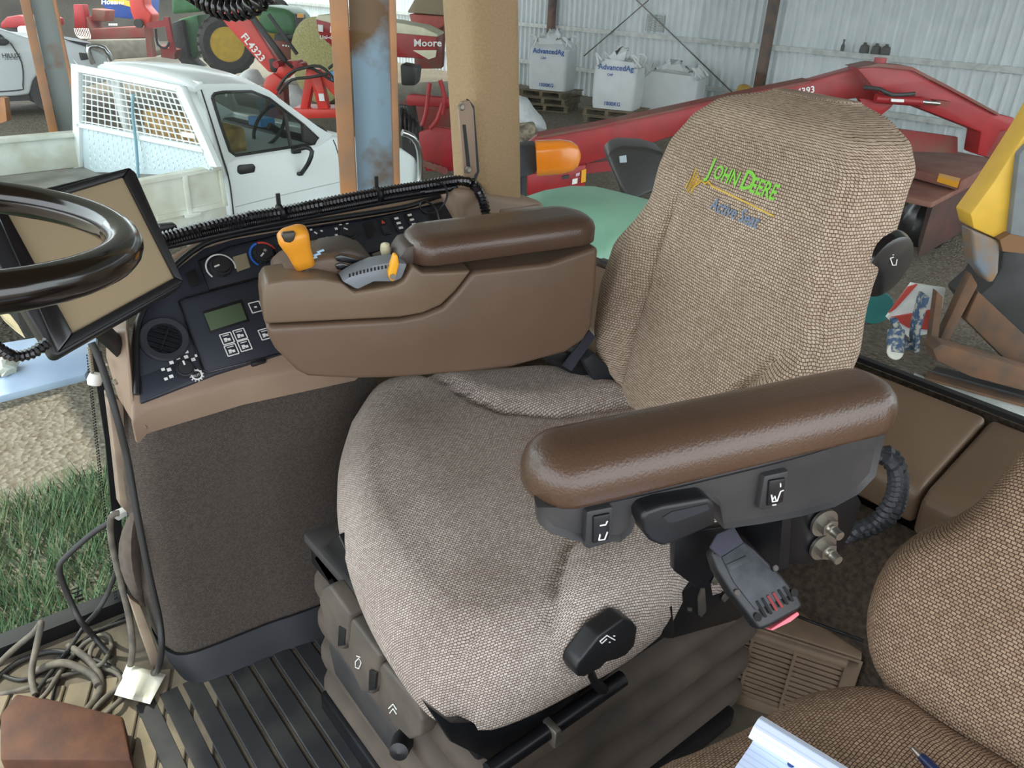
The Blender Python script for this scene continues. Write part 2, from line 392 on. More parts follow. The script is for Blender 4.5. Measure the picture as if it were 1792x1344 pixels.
# raised bezel lip round the upper edge
lip = [mC2(.006)(*p) for p in [(240, 690), (238, 600), (249, 546), (284, 490), (314, 458), (355, 428), (407, 412), (515, 393), (700, 364), (790, 342), (808, 404)]]
tube('bezel', lip, .006, BLACK, con, n=8, step=.02)
sub = [(312, 528), (322, 522), (462, 484), (560, 470), (560, 590), (488, 619), (366, 652), (356, 648)]
px('display_panel', sub, mC2(.003), cn*.004, PANEL, con, bevel=.003)
hv = [(347, 457), (400, 432), (520, 403), (640, 384), (790, 352), (800, 405), (640, 445), (482, 478), (366, 508)]
px('switch_strip', hv, mC2(.003), cn*.003, PANEL, con, bevel=.002)
def lipline(pts, r_=.0016): tube('panel_lip', [mC2(.008)(*p) for p in pts+[pts[0]]], r_, BLACKG, con, n=6, smoothpath=False)
lipline(sub); lipline(hv)
px('lower_plate', [(246, 660), (330, 628), (352, 655), (250, 702)], mC2(.002), cn*.002, PANEL, con, bevel=.001)
LCDG = mat('lcd_green', '52624c', .3); LCDT = mat('lcd_tan', '9a8f78', .3)
def quad(name, pts, h, m, t=.002, par=con, bev=.001): return px(name, pts, mC2(h), cn*t, m, par, bevel=bev)
quad('lcd_bezel', [(354, 545), (423, 524), (437, 562), (367, 584)], .007, BLACK)
quad('lcd_screen', [(357, 549), (421, 530), (432, 559), (369, 579)], .009, LCDG, .001)
quad('temperature_screen', [(407, 450), (431, 443), (438, 468), (415, 476)], .006, LCDT, .001)
quad('blank_cover', [(323, 479), (341, 470), (351, 496), (333, 504)], .004, BLACK)
quad('blank_cover', [(634, 392), (652, 386), (662, 412), (644, 420)], .006, BLACK)
quad('blank_cover', [(748, 368), (770, 364), (778, 392), (757, 398)], .006, BLACK)
def sqframe(c, s, h, par):
    parts = []
    for a, b, la, lb in ((0, s, s*2, .0018), (0, -s, s*2, .0018), (s, 0, .0018, s*2), (-s, 0, .0018, s*2)):
        parts.append(box_vf(c+e1*a+e2*b+cn*h, e1*la, e2*lb, cn*.001))
    return parts
for bx_, by_ in ((447, 538), (397, 593), (420, 586), (405, 613), (428, 605), (464, 585)):
    c = mC2(.008)(bx_, by_)
    b_ = box('membrane_button', c, e1*.023, e2*.023, cn*.003, PANEL, con, bevel=.001)
    fr = sqframe(c, .0105, .002, None)
    fr += [box_vf(c+e1*a+e2*b+cn*.002, e1*la, e2*lb, cn*.001) for a, b, la, lb in (((0, 0, .005, .003),) if by_ == 538 else ((0, .0065, .012, .0015), (-.003, -.001, .006, .005), (.003, -.003, .005, .005), (-.004, -.005, .005, .002)))]
    v, f = join(fr); mk('button_icon', v, f, WHITEP, b_, smooth=False)
# round air vent
vc = mC2(.004)(288, 595)
vt = lathe('air_vent', [(.043, -.002), (.043, .005), (.040, .009), (.030, .008), (.028, -.012), (0, -.012)], vc, cn, mat('vent_ring', '303238', .45), con, n=32)
for k in (-2, -1, 0, 1, 2):
    hw = math.sqrt(max(0, .027**2-(k*.010)**2))
    box('vent_slat', vc+(e2*.8+e1*.6)*(k*.010)+cn*.001, (e1*.8-e2*.6)*(2*hw), (e2*.8+e1*.6)*.002, cn*.010, BLACK, vt)
box('vent_slat', vc+cn*.004, (e2*.8+e1*.6)*.05, (e1*.8-e2*.6)*.003, cn*.008, BLACK, vt)
def knob(x, y, r, ptr=210, name='rotary_knob'):
    c = mC2(.005)(x, y); n = 32; rings = []
    for rr, h in ((1.0, 0), (1.0, .008), (.96, .012), (.8, .0125), (.78, .010), (.74, .017), (.0, .0175)):
        rings.append([c+cn*h+(e1*math.cos(2*PI*k/n)+e2*math.sin(2*PI*k/n))*(r*rr*(1 if (k % 2 or rr < .9) else .93)) for k in range(n)])
    o = loft(name, rings, mat('knob_grey', '2c2d31', .38), con)
    a = math.radians(ptr); dd = e1*math.cos(a)+e2*math.sin(a); pp = e1*-math.sin(a)+e2*math.cos(a)
    box('pointer', c+dd*r*.5+cn*.018, dd*r*.5, pp*.003, cn*.001, WHITEP, o)
    return c, o
def arc(name, c, r, a0, a1, wd, m, par, h=.0035):
    n = 16; i_, o_ = [], []
    for k in range(n+1):
        a = math.radians(lerp(a0, a1, k/n)); d_ = e1*math.cos(a)+e2*math.sin(a)
        i_.append(c+d_*(r-wd/2)+cn*h); o_.append(c+d_*(r+wd/2)+cn*h)
    v = i_+o_; f = [(k, k+1, n+2+k, n+1+k) for k in range(n)]
    return mk(name, v, f, m, par, smooth=False)
RED_P = mat('red_print', 'c8443a', .6); BLUE_P = mat('blue_print', '2f6fd0', .6)
c, o = knob(386, 469, .021, 190); arc('dial_arc', c, .0275, 215, -20, .003, WHITEP, o)
text('fan_marks', 'o', c+e1*-.03-e2*.03, e1, e2, .012, WHITEP, o); text('fan_marks', '%', c+e1*.012-e2*.040, e1, e2, .012, WHITEP, o)
c, o = knob(461, 447, .020, 215); arc('dial_arc', c, .027, 225, 100, .004, BLUE_P, o); arc('dial_arc', c, .027, 95, -15, .004, RED_P, o)
text('snowflake', '*', c-e1*.003-e2*.006+cn*.018, e1, e2, .016, WHITEP, o)
c, o = knob(494, 444, .017, 60)
c, o = knob(554, 418, .014, 130); 
for a in (160, 100, 40, -10): box('dial_mark', c+(e1*math.cos(math.radians(a))+e2*math.sin(math.radians(a)))*.022+cn*.0025, e1*.005, e2*.004, cn*.001, WHITEP, o)
c, o = knob(608, 410, .018, 145)
for a in (175, 140, 105, 70): box('dial_mark', c+(e1*math.cos(math.radians(a))+e2*math.sin(math.radians(a)))*.026+cn*.0025, e1*.006, e2*.005, cn*.001, WHITEP, o)
c, o = knob(323, 648, .0165, 90)
for a in (190, 160, 128, 96, 64, 35):
    d_ = e1*math.cos(math.radians(a))+e2*math.sin(math.radians(a))
    box('dial_mark', c+d_*.026+cn*.001, e1*.007, e2*.006, cn*.001, WHITEP, o); box('dial_mark', c+d_*.036+cn*.001, e1*.006, e2*.005, cn*.001, WHITEP, o)
cg = mC2(.006)(344, 657); arc('gear_ring', cg, .009, 0, 360, .003, WHITEP, o)
text('auto_text', 'AUTO', cg-e1*.007-e2*.0025+cn*.001, e1, e2, .0065, WHITEP, o)
for k in range(12):
    a = PI*k/6; d_ = e1*math.cos(a)+e2*math.sin(a); box('gear_tooth', cg+d_*.0115+cn*.001, e1*.0022, e2*.0022, cn*.001, WHITEP, o)
for x_, y_, kind in ((672, 397, 0), (696, 393, 1), (719, 387, 2)):
    c = mC2(.006)(x_, y_)
    b_ = box('rocker_switch', c, e1*.021, e2*.042, cn*.008, BLACK, con, bevel=.003)
    box('rocker_face', c+cn*.004-e2*.008, e1*.016, e2*.018, cn*.004, PANEL, b_, bevel=.002)
    if kind == 0:
        mk('hazard_triangle', [c+cn*.0046+e1*a+e2*(b+.01) for a, b in ((-.005, -.004), (.005, -.004), (0, .005))], [(0, 1, 2)], RED_P, b_, smooth=False)
    else:
        for q in (.012, 0, -.012):
            box('switch_icon', c+e2*q+cn*.0068, e1*.010, e2*.005, cn*.001, WHITEP, b_)
lathe('power_socket', [(.016, 0), (.016, .005), (.012, .006), (.011, -.01), (0, -.01)], mC2(.003)(787, 411), cn, STEEL, con, n=20)
box('latch', mC2(-.002)(452, 633), e1*.03, e2*.012, cn*.012, BLACK, con, bevel=.003)
# upholstered skirt below the console
rows = []; uvs = []
def skirt_path(z):
    k = 1-z/.60
    xl = interp([(0, .25), (.3, .222), (.65, .205), (.9, .215), (1, .235)], k); yl = interp([(0, 1.375), (.3, 1.345), (.6, 1.315), (.85, 1.29), (1, 1.27)], k)
    pts = [Vector((xl+.10, 1.53, z)), Vector((xl+.015, 1.44, z)), Vector((xl-.005, 1.40, z)), Vector((xl+.003, yl+.035, z)), Vector((xl+.03, yl+.005, z)), Vector((xl+.08, yl-.004, z)), Vector((xl+.2, yl-.012, z)), Vector((.48, yl-.022, z)), Vector((.62, yl-.03, z)), Vector((.75, yl+.0, z))]
    return catmull(pts, .02)
zs = [.60-.56*k/24 for k in range(25)]
P_ = [skirt_path(z_) for z_ in zs]; nn_ = min(len(p) for p in P_)
verts = []; 
for z_, p in zip(zs, P_):
    acc = 0
    for j in range(nn_):
        q = p[int(j*(len(p)-1)/(nn_-1))]
        if j: acc += (q-prev).length
        prev = q; verts.append(q); uvs.append((acc, z_))
faces = [(i*nn_+j, i*nn_+j+1, (i+1)*nn_+j+1, (i+1)*nn_+j) for i in range(24) for j in range(nn_-1)]
mk('fabric_skirt', verts, faces, F_SKIRT, con, uvs=uvs)
kick = [skirt_path(.06), skirt_path(.075)]
def outp(p, d): return [q+Vector((-.3, -1, 0)).normalized()*d for q in p]
m_ = min(len(a) for a in kick)
loft('kick_strip', [[outp(skirt_path(z_), d_)[int(j*(len(skirt_path(z_))-1)/(m_-1))] for j in range(m_)] for z_, d_ in ((.062, .0), (.066, .012), (.05, .02), (.02, .025), (.004, .03))], RUBBER, con, caps=False, closed=False)
DTAN = mat('dusty_tan', '857465', .8, hex2='9c8b76', vscale=20)
px('front_liner', [(188, 690), (214, 702), (238, 760), (240, 880), (226, 902), (210, 884), (200, 790)], mY(1.43), Y*.03, DTAN, con, bevel=.004)
px('edge_trim', [(226, 1046), (246, 1060), (266, 1110), (288, 1180), (274, 1188), (250, 1120)], mY(1.345), Y*.02, DTAN, con, bevel=.003)
fl_ = []
for k in range(9):
    t_ = k/8; y_ = lerp(885, 1062, t_); xr = 246+12*t_; xl_ = lerp(238, 248, t_)-36*math.sin(PI*t_)**.8
    fl_.append([PY(lerp(xl_, xr, j/6), y_, 1.385-.05*math.sin(PI*j/6)*math.sin(PI*t_)) for j in range(7)])
o = loft('fabric_flap', fl_, mat('flap_fabric', '5a5047', .95, var=.15, vscale=60, bump=.6, bscale=500), con, closed=False, caps=False)
# window-side ledge with flexible conduits
tube('ledge', [PY(285, 432, 1.48), PY(520, 382, 1.48), PY(800, 330, 1.48)], .007, BLACK, con, step=.05)

# ================================================================ CONDUITS / CABLES ON THE CONSOLE
hz = [PY(x_, y_, 1.47) for x_, y_ in ((250, 424), (285, 416), (350, 399), (430, 381), (490, 371), (560, 357), (660, 338), (740, 325), (800, 316), (826, 322))]+[PY(x_, y_, yy_) for x_, y_, yy_ in ((842, 343, 1.43), (850, 372, 1.40), (853, 404, 1.39))]
h1 = tag(hose('corrugated_conduit', hz, .0125, .008, BLACKG), 'black corrugated conduit running along the window sill to the pillar', 'conduit')
hz2 = [PY(x_, y_+11, 1.465) for x_, y_ in ((250, 424), (285, 416), (350, 399), (430, 381), (560, 357), (660, 338), (740, 325), (798, 317))]
tag(hose('thin_conduit', hz2, .008, .0045, BLACKG), 'thinner black corrugated conduit under the larger one on the sill', 'conduit')
for x_, y_ in ((490, 372), (660, 340)):
    c = PY(x_, y_, 1.465)
    v, f = join([lathe_vf([(.015, 0), (.0175, 0), (.0175, .006), (.015, .006)], c-X*.003, X, 16), box_vf(c+Z*.026-X*.001, X*.008, Y*.004, Z*.024)])
    tag(mk('cable_tie', v, f, BLACK, None), 'black cable tie %s' % ('above the orange handle' if x_ == 490 else 'in front of the blue post'), 'cable tie', 'cable ties on the conduit')
tag(tube('thin_wire', [PY(760, 318, 1.44), PY(778, 325, 1.42), PY(782, 345, 1.40), PY(768, 368, 1.40), PY(745, 374, 1.39), PY(735, 362, 1.39), PY(742, 352, 1.39), PY(760, 362, 1.38), PY(768, 385, 1.37), PY(766, 410, 1.36)], .0022, BLACK, None, n=6), 'thin black wire looped over the rocker switches', 'wire')
tag(px('pen_clip', [(280, 395), (308, 392), (312, 400), (285, 412), (276, 408)], mY(1.49), Y*.02, BLACK, None, bevel=.003), 'small black clip on the sill beside the monitor', 'clip')
# ================================================================ OPERATOR SEAT
seat = thing('operator_seat', 'tan woven fabric operator seat with brown padded left armrest', 'seat', S(.45, .95, 0))
cpx = [(612, 740, .50), (596, 800, .495), (592, 870, .485), (604, 950, .475), (640, 1055, .465), (698, 1162, .455), (752, 1236, .445), (800, 1262, .44), (860, 1262, .44), (940, 1232, .44), (1025, 1188, .44), (1110, 1130, .45), (1168, 1072, .465), (1215, 1010, .48)]
out = [Pz(*p) for p in cpx]
out += [S(.74, .80, .5), S(.80, .95, .5), S(.82, 1.1, .5), S(.80, 1.26, .5)]
out += [Pz(*p) for p in ((1010, 652, .55), (950, 640, .55), (860, 648, .545), (770, 655, .54), (700, 657, .53), (650, 680, .515))]
out2 = [Vector((p.x, p.y, 0)) for p in out]
ol = catmull(out2+[out2[0]], .02)[:-1]
zo = [p.z for p in out]
cc = Vector((sum(p.x for p in ol)/len(ol), sum(p.y for p in ol)/len(ol), 0))
prof = [(.90, .40), (.97, .405), (1.0, .425), (1.012, .455), (1.005, .485), (.985, .51), (.955, .53), (.915, .545), (.87, .555), (.82, .56)]
s0 = .82
while s0 > .06: s0 -= .018; prof.append((s0, .56-.012*(1-(s0/.82)**2)))
def uvz(p): return (p.dot(U), p.dot(V), p.z)
def nearf(u): return interp([(.30, .60), (.356, .70), (.40, .775), (.449, .838), (.56, .875), (.8, .885)], u)
def farf(u): return interp([(.36, 1.50), (.411, 1.40), (.45, 1.31), (.491, 1.258), (.6, 1.205), (.85, 1.165)], u)
def sm(t): t = max(0, min(1, t)); return t*t*(3-2*t)
vs2, uv2 = [], []
NC = len(ol)
for s_, z_ in prof:
    for p in ol:
        d_ = p-cc; q = cc+d_*s_; u_, v_ = q.dot(U), q.dot(V)
        dn = (nearf(u_)-v_)*.75; dfar = (v_-farf(u_))*.8
        top = sm((z_-.47)/.07)
        h = 0
        if u_ > .33: h += .020*sm(dn/.05)-.011*math.exp(-(dn/.008)**2)
        h += .016*sm(dfar/.05)-.012*math.exp(-(dfar/.008)**2)
        h += .012*sm((u_-.5)/.3)-.010*sm((.30-u_)/.1)
        # front roll seam
        ds = (u_-.235-.05*(v_-.65)); h -= .006*math.exp(-(ds/.006)**2)*sm((.78-v_)/.08)
        vs2.append(Vector((q.x, q.y, z_+h*top)))
        o_ = d_.normalized()*(.56-z_); uv2.append((u_+o_.dot(U), v_+o_.dot(V)))
fs2 = [(i*NC+j, i*NC+(j+1) % NC, (i+1)*NC+(j+1) % NC, (i+1)*NC+j) for i in range(len(prof)-1) for j in range(NC)]
fs2.append(tuple(range((len(prof)-1)*NC, len(prof)*NC))); fs2.append(tuple(range(NC-1, -1, -1)))
mk('seat_cushion', vs2, fs2, F_SEAT, seat, uvs=uv2, auto=80)

# backrest
VF = [(.53, 1.22), (.57, 1.29), (.62, 1.345), (.68, 1.39), (.76, 1.415), (.84, 1.41), (.90, 1.39), (.94, 1.385), (1.0, 1.39), (1.05, 1.385), (1.10, 1.355), (1.14, 1.30), (1.165, 1.19)]
VN = [(.53, .90), (.57, .86), (.64, .82), (.72, .80), (.82, .80), (.90, .825), (1.0, .852), (1.08, .87), (1.12, .885), (1.145, .93), (1.165, 1.0)]
TT = [(.53, .10), (.6, .125), (.8, .115), (.92, .12), (1.0, .145), (1.08, .145), (1.13, .12), (1.155, .085), (1.167, .045)]
def uf(z): return .745+.22*(z-.58)+.02*sm((z-1.0)/.17)
def bol(v, z):
    zk = sm((z-.56)/.06)*sm((.95-z)/.12)
    zn = sm((z-.56)/.06)*sm((.86-z)/.16)
    fe = 1.245+.01*math.sin(z*9); ne = interp([(.6, .95), (.70, .935), (.78, .885), (.86, .83), (.95, .80)], z)
    b = .040*sm((v-fe)/.07)*zk - .022*math.exp(-((v-fe)/.006)**2)*sm((z-.57)/.05)*sm((1.0-z)/.08)
    b += .042*sm((ne-v)/.05)*zn - .026*math.exp(-((v-ne)/.006)**2)*zn
    return b
def resamp(pts, n):
    L_ = [0]
    for a, b in zip(pts, pts[1:]+pts[:1]): L_.append(L_[-1]+math.hypot(a[0]-b[0], a[1]-b[1]))
    out, i = [], 0
    for k in range(n):
        s_ = L_[-1]*k/n
        while L_[i+1] < s_: i += 1
        t_ = (s_-L_[i])/max(1e-9, L_[i+1]-L_[i]); a, b = pts[i], pts[(i+1) % len(pts)]
        out.append((lerp(a[0], b[0], t_), lerp(a[1], b[1], t_)))
    return out
def sect(z, n=280):
    vf, vn, T = interp(VF, z), interp(VN, z), interp(TT, z); vc_, w_ = (vf+vn)/2, (vf-vn)/2; u0 = uf(z)+max(0, .12-T)*.6
    k_ = min(1, T/.12)
    # (v,u) rounded section: rear-far, rear-near, front-near, front-far
    rr_ = rrect(vn, vf, u0, u0+T, (.045*k_, .045*k_, .024*k_, .06*k_), 8)
    ring = []
    for v_, u_ in resamp(rr_, n):
        d_ = (u_-u0)/T; fr_ = sm(1-d_*2.2)
        u_ -= fr_*(bol(v_, z)+.014*(1-((v_-vc_)/w_)**2)*k_)
        # piped seam at the front/near-side edge
        e_ = math.hypot(v_-(vn+.004), u_-(u0+.006)); 
        if z > .6: u_ += .006*math.exp(-(e_/.009)**2); v_ += .005*math.exp(-(e_/.009)**2)
        ring.append((u_, v_, z))
    return ring
def front(v, z, off=.002):
    vf, vn, T = interp(VF, z), interp(VN, z), interp(TT, z); vc_, w_ = (vf+vn)/2, (vf-vn)/2; k_ = min(1, T/.12)
    return S(uf(z)+max(0, .12-T)*.6-bol(v, z)-.014*(1-((v-vc_)/w_)**2)*k_-off, v, z)
def sect_old(z, n=112):
    vf, vn, T = interp(VF, z), interp(VN, z), interp(TT, z); vc_, w_ = (vf+vn)/2, (vf-vn)/2; uc = uf(z)+.08
    ring = []
    for k in range(n):
        a = 2*PI*k/n; c_, s_ = math.cos(a), math.sin(a)
        v_ = vc_+w_*math.copysign(abs(c_)**(2/6.5), c_); u_ = uc-T/2*math.copysign(abs(s_)**(2/4.2), s_)
        if s_ > 0: u_ -= bol(v_, z)*s_**.4 - .018*s_*((v_-vc_)/w_)**2*0
        # seam where front meets the near side
        if z > .62:
            dd = (v_-(vn+.028)); 
            if c_ < 0 and s_ > -.1: u_ += .004*math.exp(-(dd/.006)**2)
        ring.append((u_, v_, z))
    return ring
def front_old(v, z, off=.002):
    vf, vn, T = interp(VF, z), interp(VN, z), interp(TT, z); vc_, w_ = (vf+vn)/2, (vf-vn)/2; uc = uf(z)+.08
    c_ = min(.999, abs((v-vc_)/w_))**(6.5/2.0); s_ = math.sqrt(1-c_*c_)
    return S(uc-T/2*s_**(2/4.2)-bol(v, z)-off, v, z)
zrow = [.53+.6*k/80 for k in range(81)]+[1.138, 1.145, 1.151, 1.157, 1.162, 1.1655, 1.167]
vs3, uv3 = [], []; NB = 280
accz = 0; pmid = None
for z_ in zrow:
    rg = sect(z_, NB); acc = 0; q_ = sum((Vector(r_) for r_ in rg[150:230]), Vector())/80
    m4 = [Vector(rg[j_]) for j_ in range(0, NB, 28)]
    if pmid: accz += sum((a-b).length for a, b in zip(m4, pmid))/len(m4)
    pmid = m4
    for k, (a, b, c) in enumerate(rg):
        if k: acc += math.hypot(a-pa, b-pb)
        pa, pb = a, b; vs3.append(S(a, b, c)); uv3.append((acc, accz))
fs3 = [(i*NB+j, i*NB+(j+1) % NB, (i+1)*NB+(j+1) % NB, (i+1)*NB+j) for i in range(len(zrow)-1) for j in range(NB)]
fs3.append(tuple(range(NB-1, -1, -1))); fs3.append(tuple(range((len(zrow)-1)*NB, len(zrow)*NB)))
back = mk('backrest', vs3, fs3, F_BACK, seat, uvs=uv3, auto=80)
GRN = mat('embroidery_green', '7cc83e', .7); YTH = mat('embroidery_yellow', 'd8b44a', .7); BTH = mat('embroidery_blue', '74849a', .8)
bn = U-.22*Z
def vz(x, y): p = pl(x, y, S(.752, 0, .58), bn); return p.dot(V), p.z
tv, tz = vz(1254, 306)
text('embroidered_name', 'J', 0, 0, 0, .043, GRN, back, bold=True, deform=lambda a, b: front(tv-a, tz+b-.002*0))
text('embroidered_name', 'OHN', 0, 0, 0, .033, GRN, back, bold=True, deform=lambda a, b: front(tv-.018-a*.92, tz+b))
text('embroidered_name', 'D', 0, 0, 0, .043, GRN, back, bold=True, deform=lambda a, b: front(tv-.096-a, tz+b))
text('embroidered_name', 'EERE', 0, 0, 0, .033, GRN, back, bold=True, deform=lambda a, b: front(tv-.122-a*.92, tz+b))
sv, sz = vz(1262, 360)
text('embroidered_motto', 'Active Seat', 0, 0, 0, .031, BTH, back, bold=True, deform=lambda a, b: front(sv-a*.92-b*.15, sz+b-.004))
def stitch(name, pxs, r, m): tube(name, [front(*vz(p[0]+12, p[1]+3), .001) for p in pxs], r, m, back, n=6, smoothpath=False)
stitch('embroidered_pulse', [(1204, 325), (1222, 292), (1208, 332), (1226, 300), (1214, 334), (1230, 306), (1222, 322), (1234, 312), (1240, 318), (1246, 314), (1252, 322)], .0022, YTH)
stitch('embroidered_line', [(1252, 322), (1300, 344), (1358, 374)], .0016, YTH)
# recline knob on the side of the backrest
kb = PV(1562, 468, .74)
lathe('lumbar_knob', [(.03, -.05), (.045, -.05), (.053, -.038), (.055, -.012), (.05, .0), (.04, .003), (0, .004)], PV(1556, 468, .85), (-V*.75+U*.1-Z*.1), BLACKG, seat, n=28)
kn_c = PV(1566, 448, .725)
def strokes(name, mp, polys, r, m, par):
    vv = [tube_vf([mp(*p) for p in q], r, 5, smoothpath=False) for q in polys]
    v, f = join(vv); return mk(name, v, f, m, par)
strokes('seat_icon', mV(.842), [[(1558, 452), (1562, 464), (1568, 464), (1570, 454)], [(1558, 452), (1564, 450)], [(1562, 446), (1564, 446)]], .0008, WHITEP, seat)

# left armrest
aro = rrect(.257, .712, .541, .64, (.046, .046, .046, .046), 8)
def ar3(a, b, h):
    return S(a, b, h-.010+.05*(a-.25))
arm = pillow('armrest_pad', aro, [(.010, .858), (.002, .862), (0, .868), (0, .884), (.004, .896), (.012, .905), (.022, .911), (.033, .914)], ar3, LEATHER, seat, auto=70)
hp = [(938, 886), (940, 912), (962, 932), (1005, 944), (1030, 948), (1085, 946), (1104, 930), (1112, 905), (1132, 888), (1242, 872), (1258, 884), (1266, 924), (1330, 915), (1400, 902), (1460, 885), (1502, 862), (1530, 832), (1549, 748), (1400, 792), (1240, 832), (1100, 864), (970, 886)]
hrg = []
for v_, ins, fs_ in ((.557, .004, .004), (.551, 0, 0), (.565, 0, .003), (.59, 0, .014), (.612, .003, .032)):
    q_ = [((p_-V*.553).dot(U), p_.z) for p_ in (PV(a_, b_, .553) for a_, b_ in hp)]
    if ins: q_ = inset(q_, ins)
    hrg.append([S(a_+fs_*sm((.42-a_)/.12), v_, b_) for a_, b_ in q_])
hs = loft('armrest_housing', hrg, GREYP, seat, auto=40)
tube('housing_rim', [PV(x_, y_, .552) for x_, y_ in ((985, 884), (1040, 878), (1100, 866), (1240, 834), (1400, 794), (1550, 748))], .004, BLACK, hs, step=.01)
kb_ = px('adjuster_grip', [(1122, 908), (1132, 895), (1160, 886), (1240, 872), (1252, 880), (1254, 918), (1180, 952), (1158, 957), (1138, 948), (1126, 932)], mV(.535), V*.05, BLACK, hs, bevel=.012, seg=4)
px('grip_groove', [(1160, 906), (1175, 896), (1238, 882), (1242, 892), (1182, 914), (1168, 914)], mV(.534), V*.002, RUBBER, kb_)
def rocker(p, q, icon):
    b_ = px('switch_bezel', p, mV(.549), V*.03, GREYP, hs, bevel=.003)
    px('switch_rocker', q, mV(.546), V*.012, BLACK, b_, bevel=.002)
    strokes('switch_icon', mV(.545), icon, .0009, WHITEP, b_)
rocker([(1027, 896), (1074, 887), (1072, 950), (1030, 962), (1023, 958)], [(1039, 905), (1069, 899), (1066, 945), (1038, 953)], [[(1050, 935), (1048, 945), (1058, 944), (1063, 931)], [(1050, 920), (1060, 918), (1063, 912)]])
rocker([(1338, 834), (1382, 824), (1378, 884), (1334, 894), (1328, 890)], [(1347, 842), (1376, 837), (1371, 880), (1343, 887)], [[(1350, 866), (1352, 878), (1360, 877), (1366, 860), (1371, 858)], [(1352, 884), (1358, 883)], [(1366, 852), (1366, 846)], [(1352, 874), (1356, 868), (1358, 876)]])
# bracket and bolts under the armrest
BM = METALB
px('armrest_bracket', [(1276, 905), (1300, 900), (1500, 865), (1508, 880), (1490, 935), (1462, 975), (1405, 990), (1390, 985), (1380, 990), (1374, 905)], mV(.57), V*.012, BM, seat, bevel=.002)
px('bracket_web', [(1370, 900), (1385, 898), (1380, 992), (1362, 1000)], mV(.56), V*.09, BM, seat)
px('actuator_block', [(1368, 905), (1406, 898), (1404, 945), (1366, 962)], mV(.60), V*.05, STEEL, seat, bevel=.003)
for x_, y_ in ((1440, 913), (1438, 955)):
    c = PV(x_, y_, .568)
    b_ = lathe('bolt_washer', [(.0, 0), (.019, 0), (.019, .004), (0, .004)], c, -V, STEEL, seat, n=20)
    lathe('bolt_nut', [(0, .004), (.012, .004), (.012, .014), (0, .014)], c, -V, STEEL, b_, n=6)
    lathe('bolt_thread', [(.007, .014), (.006, .017), (.007, .020), (.006, .023), (.006, .030), (0, .030)], c, -V, STEEL, b_, n=12)
px('recliner_plate', [(1180, 935), (1276, 920), (1374, 905), (1372, 985), (1300, 1010), (1250, 985), (1220, 1030), (1180, 1000)], mV(.63), V*.012, BM, seat, bevel=.002)
px('side_plate', [(1010, 1178), (1118, 1095), (1238, 1000), (1262, 960), (1300, 960), (1310, 1060), (1296, 1084), (1176, 1118), (1156, 1112), (1150, 1086), (1120, 1100), (1020, 1188)], mY(.53), Y*.012, BM, seat, bevel=.002)
px('plate_lug', [(1152, 1062), (1166, 1056), (1178, 1060), (1182, 1112), (1172, 1120), (1158, 1116)], mY(.52), Y*.02, BM, seat, bevel=.004)
for x_, y_ in ((1252, 1014), (1268, 1044), (1345, 960), (1330, 930)):
    lathe('plate_bolt', [(.0, 0), (.009, 0), (.008, .004), (0, .004)], PY(x_, y_, .527), -Y, DUSTY, seat, n=14)
for q in ([(1222, 1046), (1228, 1030), (1234, 1030), (1236, 1070), (1228, 1080), (1222, 1076)], [(1204, 1064), (1211, 1064), (1211, 1070), (1204, 1070)]):
    px('plate_slot', q, mY(.528), Y*.003, DUSTY, seat)
hose('wiring_conduit', [PV(1520, 800, .60), PV(1545, 800, .585), PV(1566, 825, .575), PV(1562, 868, .58), PV(1535, 908, .59), PV(1500, 925, .60), PV(1478, 940, .61)], .010, .009, RUBBER, seat)
hose('wiring_conduit', [PV(1530, 790, .62), PV(1560, 795, .61), PV(1577, 830, .60), PV(1572, 885, .61), PV(1545, 918, .62), PV(1500, 935, .63), PV(1470, 945, .64)], .010, .009, RUBBER, seat)
# seat-belt buckle
bp0 = PV(1325, 1020, .545); bnn = (-V*.8+Z*.62-U*.1).normalized(); mB = mP(bp0, bnn)
def mBh(h): return mP(bp0+bnn*h, bnn)
BK = mat('buckle_dusty', '3a3e43', .6, hex2='22262b', vscale=40, bump=.2, bscale=300)
bu = px('belt_buckle', [(1246, 968), (1262, 952), (1298, 940), (1322, 958), (1372, 1008), (1398, 1040), (1408, 1060), (1400, 1068), (1350, 1096), (1330, 1104), (1322, 1092), (1280, 1038), (1256, 998)], mBh(.0), -bnn*.022, BLACK, seat, bevel=.005, seg=3)
px('buckle_plate', [(1262, 975), (1300, 950), (1368, 1016), (1384, 1040), (1322, 1068), (1284, 1020)], mBh(.0), bnn*.002, BK, bu, bevel=.001)
px('buckle_relief', [(1270, 988), (1305, 972), (1312, 982), (1278, 1000)], mBh(.002), bnn*.0015, BK, bu, bevel=.001)
for k in range(6):
    a = (1322+k*9.5, 1053-k*5.0); b = (1338+k*9.5, 1081-k*5.6)
    px('buckle_slot', [a, (a[0]+4, a[1]-2), (b[0]+4, b[1]-2), b], mBh(.002), bnn*.0012, mat('slot_dark', '08080a', .8) if k not in (2, 3) else mat('slot_red', '7a1518', .6), bu)
for x_, y_ in ((1357, 994), (1290, 1037)): lathe('buckle_screw', [(0, 0), (.004, 0), (.0035, .0015), (0, .0015)], mBh(.002)(x_, y_), bnn, DUSTY, bu, n=10)
for x_, y_ in ((1326, 1080), (1390, 1037)): lathe('buckle_hole', [(0, 0), (.005, 0), (.005, .001), (0, .001)], mBh(.002)(x_, y_), bnn, mat('slot_dark', '08080a', .8), bu, n=10)
px('release_button', [(1349, 1101), (1396, 1070), (1400, 1076), (1385, 1088), (1352, 1104)], mBh(-.004), -bnn*.012, mat('pink_button', 'e8707c', .5), bu, bevel=.002)
